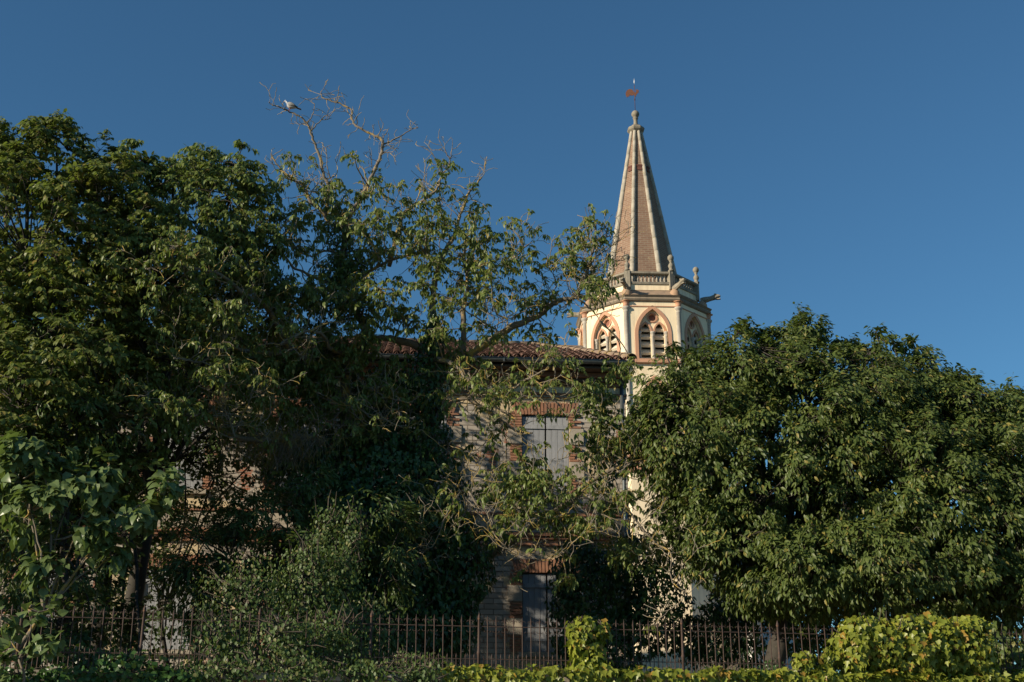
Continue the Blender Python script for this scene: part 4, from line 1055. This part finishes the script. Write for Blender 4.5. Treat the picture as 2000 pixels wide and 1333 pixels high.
for s_ in (-1, 1):
    w_ = put('wing', loft(MB(), [(-.07, .04, .006, .02, s_*.052), (-.04, .03, .012, .045, s_*.062), (.02, .02, .012, .045, s_*.064), (.08, .0, .010, .03, s_*.05), (.12, -.02, .006, .014, s_*.03)], 8).mesh('wing', WM), M_, pig)
    put('flight_feathers', loft(MB(), [(.03, -.006, .006, .022, s_*.066), (.09, -.015, .006, .02, s_*.05), (.16, -.04, .004, .010, s_*.025)], 6).mesh('flight_feathers', BLK), M_, w_)
    put('neck_patch', loft(MB(), [(-.115, .085, .004, .008, s_*.026), (-.10, .082, .006, .018, s_*.030), (-.082, .074, .004, .008, s_*.036)], 8).mesh('neck_patch', WHT), M_, pig)
    put('eye', MB().lathe([(.001, -.004), (.004, 0), (.001, .004)], 6).mesh('eye', BLK), M_ @ Matrix.Translation((-.138, s_ * .024, .128)), pig)
    mb = MB(); tube_into(mb, [Vector((-.02, s_*.02, -.06)), Vector((-.015, s_*.02, -.095))], [.007, .005], 5)
    for t in (-1, 0, 1): tube_into(mb, [Vector((-.015, s_*.02, -.095)), Vector((-.035, s_*.02 + t*.01, -.10)), Vector((-.045, s_*.02 + t*.014, -.112))], [.004, .003, .002], 4)
    put('foot', mb.mesh('foot', surf('pink_foot', (.35, .12, .1), (.3, .1, .08), 9)), M_, pig)
put('beak', loft(MB(), [(-.150, .118, .009, .008, 0), (-.165, .114, .006, .006, 0), (-.180, .107, .002, .002, 0)], 6).mesh('beak', surf('beak', (.45, .25, .1), (.4, .2, .1), 9)), M_, pig)
put('tail', MB().box(0, .13, -.028, .028, -.006, .006).mesh('tail', BLK), M_ @ Matrix.Translation((.11, 0, -.035)) @ Matrix.Rotation(math.radians(22), 4, 'Y'), pig)

def fl_depth(px):
    x, _ = fl(px); return (FM @ Vector((x, 0, 0))).y
def DD_(px, o=.12): return fl_depth(px) - o
# ------------------------------------------------------------------ ivy, climbers, shrubs
def shell(blobs, dens, L, jit=.16, depth=.12, front=True):
    PP, DD, NN = [], [], []
    for c, r in ellipsoids(blobs):
        area = 4 * math.pi * ((r[0]*r[1])**1.6/3 + (r[0]*r[2])**1.6/3 + (r[1]*r[2])**1.6/3) ** (1/1.6)
        n = int(area * dens); u = nrm(RG.normal(0, 1, (n, 3)))
        if front: u = u[(u[:, 1] < .2) | (RG.random(n) < .3)]
        ph_ = RG.uniform(0, 6.28, 6); k = RG.uniform(3, 9, (6, 3)) * RG.choice([-1, 1], (6, 3))
        nz = sum(np.sin((u * r * 1.3) @ k[i] + ph_[i]) for i in range(6)) / 6
        rad = 1 + jit * nz * 1.6 + RG.uniform(-depth, .03, len(u)) / r.mean()
        P = c + u * r * rad[:, None]; o = nrm(u / r)
        PP.append(P); NN.append(nrm(o + RG.normal(0, .38, o.shape)))
        tdir = np.array([0, 0, -1.0]) + o * .35 + RG.normal(0, .38, o.shape); DD.append(nrm(tdir))
    P = np.concatenate(PP)
    return P, np.concatenate(DD), np.concatenate(NN), L * RG.uniform(.55, 1.2, len(P))
def core(parent, blobs, mat, f=.8, name='stems'):
    """woody tangle inside a climber"""
    A, B = [], []
    for c, r in ellipsoids(blobs):
        n = int(20 + 40 * r[0] * r[2]); a = c + RG.uniform(-1, 1, (n, 3)) * r * .5; A.append(a); B.append(a + nrm(RG.normal(0, 1, (n, 3)) + np.array([0, 0, .8])) * r * .75)
    A = np.concatenate(A); B = np.concatenate(B); twigs(parent, A, B, .014, .005, mat, name=name)
def climber(name, label, cat, base, blobs, mat, L, dens, T=None, solo=280, jit=.16, group=None, depth=.15, stems=True):
    B = at(*base); B.z = GZ
    t = thing(name, B, label, cat, group)
    P, D, Nn, LL = shell(blobs, dens, L, jit, depth)
    P2, D2, N2, L2 = shell([(b[0], b[1], b[2], b[3]*.72, b[4]*.72, b[5]*.72) for b in blobs], dens * .5, L, jit)
    foliage(t, np.concatenate([P, P2]), np.concatenate([D, D2]), np.concatenate([Nn, N2]), np.concatenate([LL, L2]), T or tmpl(.5, .15, .1, 'ivy'), mat, solo)
    if stems: core(t, blobs, TWIGD)
    return t
climber('ivy', 'dark glossy ivy smothering the old walnut stems from the fence up to the eaves', 'ivy', (800, 1290, 24.4),
    [(838, 740, 24.9, 40, 85, .45), (700, 800, 24.9, 40, 70, .4), (742, 860, 24.8, 60, 60, .6), (830, 850, 24.8, 52, 80, .55), (815, 960, 24.6, 95, 100, .85), (745, 940, 24.6, 90, 110, .8), (690, 1040, 24.3, 110, 120, 1.0), (790, 1090, 24.3, 130, 130, 1.1), (900, 1100, 24.3, 70, 90, .7), (760, 1220, 24, 160, 100, 1.1), (890, 1210, 24.2, 50, 70, .5), (850, 650, 25.0, 24, 40, .3), (610, 930, 24.6, 90, 90, .7), (760, 760, 25.2, 50, 50, .4), (640, 1150, 23.8, 120, 120, .9)],
    G_IV, .10, 230)
climber('ivy', 'lighter ivy sleeve around the upper fork of the walnut where its bare branches start', 'ivy', (670, 600, 24.8),
    [(668, 470, 24.8, 30, 50, .35), (672, 545, 24.7, 34, 50, .4), (640, 590, 24.6, 50, 34, .45), (690, 610, 24.6, 46, 34, .4), (655, 530, 24.7, 40, 30, .4), (700, 530, 24.8, 30, 26, .3), (540, 560, 24.6, 40, 30, .3), (650, 700, 24.6, 50, 40, .4), (600, 740, 24.5, 50, 50, .4)],
    leaf_mat('ivy_leaf_light', (.06, .105, .025), (.105, .15, .04), (.10, .14, .03), .18, .32, .15), .085, 210, solo=200)
climber('ivy', 'dark ivy thicket against the right corner of the house below the tower', 'ivy', (1170, 1260, 27),
    [(1170, 1170, 27, 90, 90, .9), (1130, 1110, 27.4, 60, 60, .6), (1230, 1120, 27, 50, 80, .7), (1200, 1250, 26.5, 90, 60, .8), (1290, 1180, 26.5, 60, 90, .7), (1400, 1240, 27, 50, 60, .6), (1590, 1250, 26, 60, 70, .6), (1440, 1180, 28, 60, 60, .6), (1510, 1170, 28, 70, 60, .6), (1350, 1250, 27, 40, 50, .5), (1465, 1270, 27, 40, 50, .5), (1560, 1210, 27, 50, 60, .5), (1180, 900, 28.6, 30, 60, .3), (1110, 1220, 27, 40, 80, .5)],
    G_IV, .10, 200, solo=150)
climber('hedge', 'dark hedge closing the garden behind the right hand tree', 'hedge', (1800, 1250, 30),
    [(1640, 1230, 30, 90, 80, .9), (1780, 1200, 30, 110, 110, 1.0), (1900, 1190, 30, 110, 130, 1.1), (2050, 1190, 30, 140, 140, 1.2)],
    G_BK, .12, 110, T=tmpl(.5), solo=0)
RT_ = tmpl(.5, .15, .08)
climber('bramble', 'pale small leaved bramble heap climbing in front of the ivy, left of the fence creeper', 'bramble', (600, 1310, 20),
    [(640, 1040, 21.5, 44, 70, .35), (690, 1060, 21.2, 36, 80, .3), (610, 1150, 20.6, 90, 100, .6), (480, 1190, 20.2, 110, 90, .6), (420, 1270, 19.6, 90, 70, .6), (560, 1280, 19.4, 130, 80, .7), (700, 1250, 19.8, 90, 90, .6), (800, 1310, 18.4, 90, 40, .4), (380, 1318, DD_(380, .3), 70, 30, .25), (460, 1310, DD_(460, .3), 90, 36, .3), (590, 1314, DD_(590, .3), 90, 36, .3), (710, 1318, DD_(710, .3), 90, 34, .3), (820, 1322, DD_(820, .3), 80, 30, .28), (560, 1250, DD_(560, .15), 80, 50, .3), (430, 1250, DD_(430, .1), 50, 46, .25), (660, 1240, DD_(660, .0), 60, 50, .25), (670, 1130, 20.8, 40, 70, .4)],
    G_RO, .062, 330, T=RT_, jit=.32, depth=.35, solo=300)
climber('ivy', 'low bright ivy spilling over the wall at the bottom left corner', 'ivy', (230, 1320, 17.8),
    [(240, 1308, DD_(240, .3), 75, 34, .3), (130, 1325, DD_(130, .3), 90, 26, .3), (320, 1330, DD_(320, .3), 80, 28, .3), (20, 1328, DD_(20, .3), 80, 26, .3), (180, 1290, 17.6, 50, 30, .3)],
    leaf_mat('ground_ivy_leaf', (.035, .085, .02), (.06, .12, .03), None, .2, .3), .075, 300, T=tmpl(.8, .1, .1), jit=.3, solo=200)
leafy_tree('bamboo', 'bamboo clump with narrow drooping leaves in front of the house, left of the bramble', 'bamboo', (450, 1290, 22.5),
    [(450, 1090, 22.5, 110, 90, .8), (380, 1130, 22, 60, 90, .6), (530, 1040, 22.8, 90, 80, .7), (590, 960, 23, 60, 60, .5), (470, 1190, 22, 120, 60, .7), (480, 1010, 23.4, 60, 50, .5), (760, 1080, 22.4, 50, 110, .5), (720, 1010, 22.4, 60, 60, .5), (550, 1130, 22, 80, 70, .6)],
    G_BM, L=.17, n=9, elev=(-85, -5), dens=2.6, nper=11, sr=.34, T=tmpl(.17, .3), tr=.05, solo=200)
leafy_tree('willow', 'fine leaved willow shrub in the dark gap between the left tree and the house', 'shrub', (130, 1290, 21),
    [(130, 700, 21, 100, 90, .7), (150, 830, 20.6, 110, 90, .7), (110, 980, 20.2, 110, 90, .7), (150, 1120, 20, 110, 80, .7), (50, 1090, 19.6, 80, 90, .6), (60, 860, 20, 60, 80, .5)],
    G_BM, L=.15, n=9, elev=(-85, 5), dens=1.8, nper=9, sr=.36, T=tmpl(.18, .3), tr=.07, solo=150)
leafy_tree('catalpa', 'large leaved sapling with pale green heart shaped leaves at the left, over the fence', 'tree', (-60, 1300, 16.4),
    [(260, 1010, 17.0, 85, 38, .35), (150, 1045, 16.8, 70, 40, .35), (310, 960, 17.2, 40, 34, .3), (120, 1120, 16.8, 60, 30, .25), (215, 1090, 17, 40, 24, .25), (150, 950, 17, 70, 34, .35), (60, 1000, 16.6, 60, 50, .4), (200, 930, 17.4, 50, 30, .3), (70, 880, 17, 60, 40, .3), (40, 940, 16.8, 50, 40, .3)],
    G_BG, L=.145, n=6, elev=(-80, -20), dens=3.8, nper=8, sr=.24, T=tmpl(.46, .4, .16, 'heart'), tr=.035, solo=260, bark=BARKL)
leafy_tree('catalpa', 'low shoots of broad pale leaves at the left edge, in front of the fence bars', 'shrub', (30, 1330, 15.6),
    [(55, 1190, 15.8, 45, 26, .25), (80, 1255, 15.6, 38, 26, .22), (10, 1215, 15.8, 30, 34, .22), (5, 1300, 15.4, 22, 30, .2)],
    G_BG, L=.13, n=5, elev=(-70, 30), dens=5, nper=5, sr=.18, T=tmpl(.50, .25, .1, 'heart'), tr=.02, solo=150, bark=BARKL)

# ------------------------------------------------------------------ virginia creeper on wall and fence
CT = tmpl(.5, .22, .1, 'creeper')
wc = thing('virginia_creeper', FM @ Vector((5, -.3, 0)), 'long mat of yellow green creeper leaves hanging over the retaining wall', 'creeper')
xa, xb = fl(860)[0], 16.0
n_ = int((xb - xa) * 850)
x = RG.uniform(xa, xb, n_); hh = .03 + .05 * np.sin(x * 2.3) * np.sin(x * 5.1 + 1) + .03 * np.sin(x * 11)
hh = hh * np.clip((x - xa) / .6, 0, 1) + RG.normal(0, .02, n_)
v = RG.random(n_) ** 1.4
top = RG.random(n_) < .35
z = np.where(top, ztopw + hh + .05, ztopw + hh + .05 - v * 1.5)
bul = .12 + .1 * np.sin(x * 1.7) * np.sin(z * 3 + x) + RG.uniform(-.05, .04, n_)
y = np.where(top, RG.uniform(-.42, .1, n_), -.30 - bul)
pt = np.stack([x, y, z], 1)
out = np.where(top[:, None], np.array([[0, -.35, 1.0]]), np.array([[0, -1.0, .35]])) + RG.normal(0, .35, (n_, 3))
dr = np.where(top[:, None], np.array([[0, -1.0, -.25]]), np.array([[0, -.3, -1.0]])) + RG.normal(0, .4, (n_, 3))
Rm = np.array(FM.to_3x3()); loc = np.array(FM.translation)
foliage(wc, pt @ Rm.T + loc, nrm(dr) @ Rm.T, nrm(out) @ Rm.T, .105 * RG.uniform(.5, 1.2, n_), CT, G_CR, 300)
def creeper(label, blobs, dens, base, L=.12):
    L *= .85; dens *= 1.4
    B = at(*base); B.z = ztopw
    t = thing('virginia_creeper', B, label, 'creeper')
    P, D, Nn, LL = shell(blobs, dens, L, .14, .10, False)
    P2, D2, N2, L2 = shell([(b[0], b[1], b[2], b[3]*.7, b[4]*.7, b[5]*.7) for b in blobs], dens * .5, L, .2, .1, False)
    foliage(t, np.concatenate([P, P2]), np.concatenate([D, D2]), np.concatenate([Nn, N2]), np.concatenate([LL, L2]), CT, G_CR, 300); core(t, blobs, TWIGD)
creeper('upright column of yellow green creeper climbing a fence post near the middle', [(1142, 1236, DD_(1142), 28, 30, .2), (1130, 1268, DD_(1130), 18, 38, .16), (1156, 1282, DD_(1156), 22, 44, .18), (1118, 1226, DD_(1118), 10, 12, .08), (1150, 1318, DD_(1150), 50, 30, .26), (1172, 1232, DD_(1172), 16, 18, .14)], 330, (1145, 1318, DD_(1145)))
creeper('wide rounded block of creeper with reddish tips hiding the fence on the right', [(1672, 1265, DD_(1672), 44, 58, .30), (1720, 1262, DD_(1720), 52, 58, .34), (1775, 1268, DD_(1775), 55, 60, .36), (1830, 1264, DD_(1830), 52, 58, .36), (1885, 1264, DD_(1885), 48, 58, .34), (1915, 1290, DD_(1915), 28, 46, .28), (1690, 1225, DD_(1690), 40, 20, .22), (1895, 1222, DD_(1895), 34, 18, .2)], 300, (1780, 1318, DD_(1780)), .125)
creeper('small creeper shoots rising through the fence left of the big creeper block', [(1572, 1295, DD_(1572), 22, 22, .14), (1612, 1300, DD_(1612), 12, 24, .1), (1545, 1318, DD_(1545), 30, 12, .14)], 420, (1575, 1318, DD_(1575)), .11)
climber('bush', 'dark leafy bush behind the fence at the right edge, beside the creeper block', 'bush', (1975, 1310, 20.2),
    [(1975, 1300, 20.4, 50, 40, .5), (1950, 1260, 20.8, 30, 40, .4), (2040, 1290, 20.5, 60, 60, .6)], G_CH, .10, 240, T=tmpl(.5), jit=.3, solo=60)
climber('bush', 'small clipped dark bush just behind the fence below the cherry trunk', 'bush', (1510, 1310, 21.5), [(1512, 1312, 21.5, 32, 22, .25)], G_IV, .05, 600, T=tmpl(.5), solo=40)

# stray shoots that stand clear of the creeper mats
A_, B_, SPt, SD = [], [], [], []
for x0_, zb_, nn in [(fl(p)[0], zz, k) for p, zz, k in ((905, 0, 5), (980, 0, 4), (1040, 0, 5), (1230, 0, 5), (1290, 0, 4), (1350, 0, 6), (1400, 0, 4), (1460, 0, 5), (1590, .3, 5), (1640, .62, 4), (1700, .66, 4), (1760, .66, 5), (1850, .66, 4), (1925, .55, 5), (1110, .55, 4), (1185, .5, 5), (1150, .66, 4))]:
    p = np.array([x0_, RG.uniform(-.35, -.1), ztopw + zb_]); d = np.array([RG.normal(0, .6), -.2, 1.0])
    for k in range(nn):
        q = p + d * .055; d = d + np.array([RG.normal(0, .35), RG.normal(0, .2), -.22]); A_.append(p); B_.append(q); SPt += [q, q]; SD += [np.array([RG.choice([-1, 1]) * .8, -.4, RG.normal(-.3, .4)]) for _ in range(2)]; p = q
A_, B_, SPt, SD = map(np.array, (A_, B_, SPt, SD))
twigs(wc, A_ @ Rm.T + loc, B_ @ Rm.T + loc, .003, .002, TWIG, name='shoots')
foliage(wc, SPt @ Rm.T + loc, nrm(SD) @ Rm.T, (np.array([0, -.8, .6]) + RG.normal(0, .4, SPt.shape)) @ Rm.T, .075 * RG.uniform(.5, 1.2, len(SPt)), CT, G_CR, 0, name='shoot_leaves')
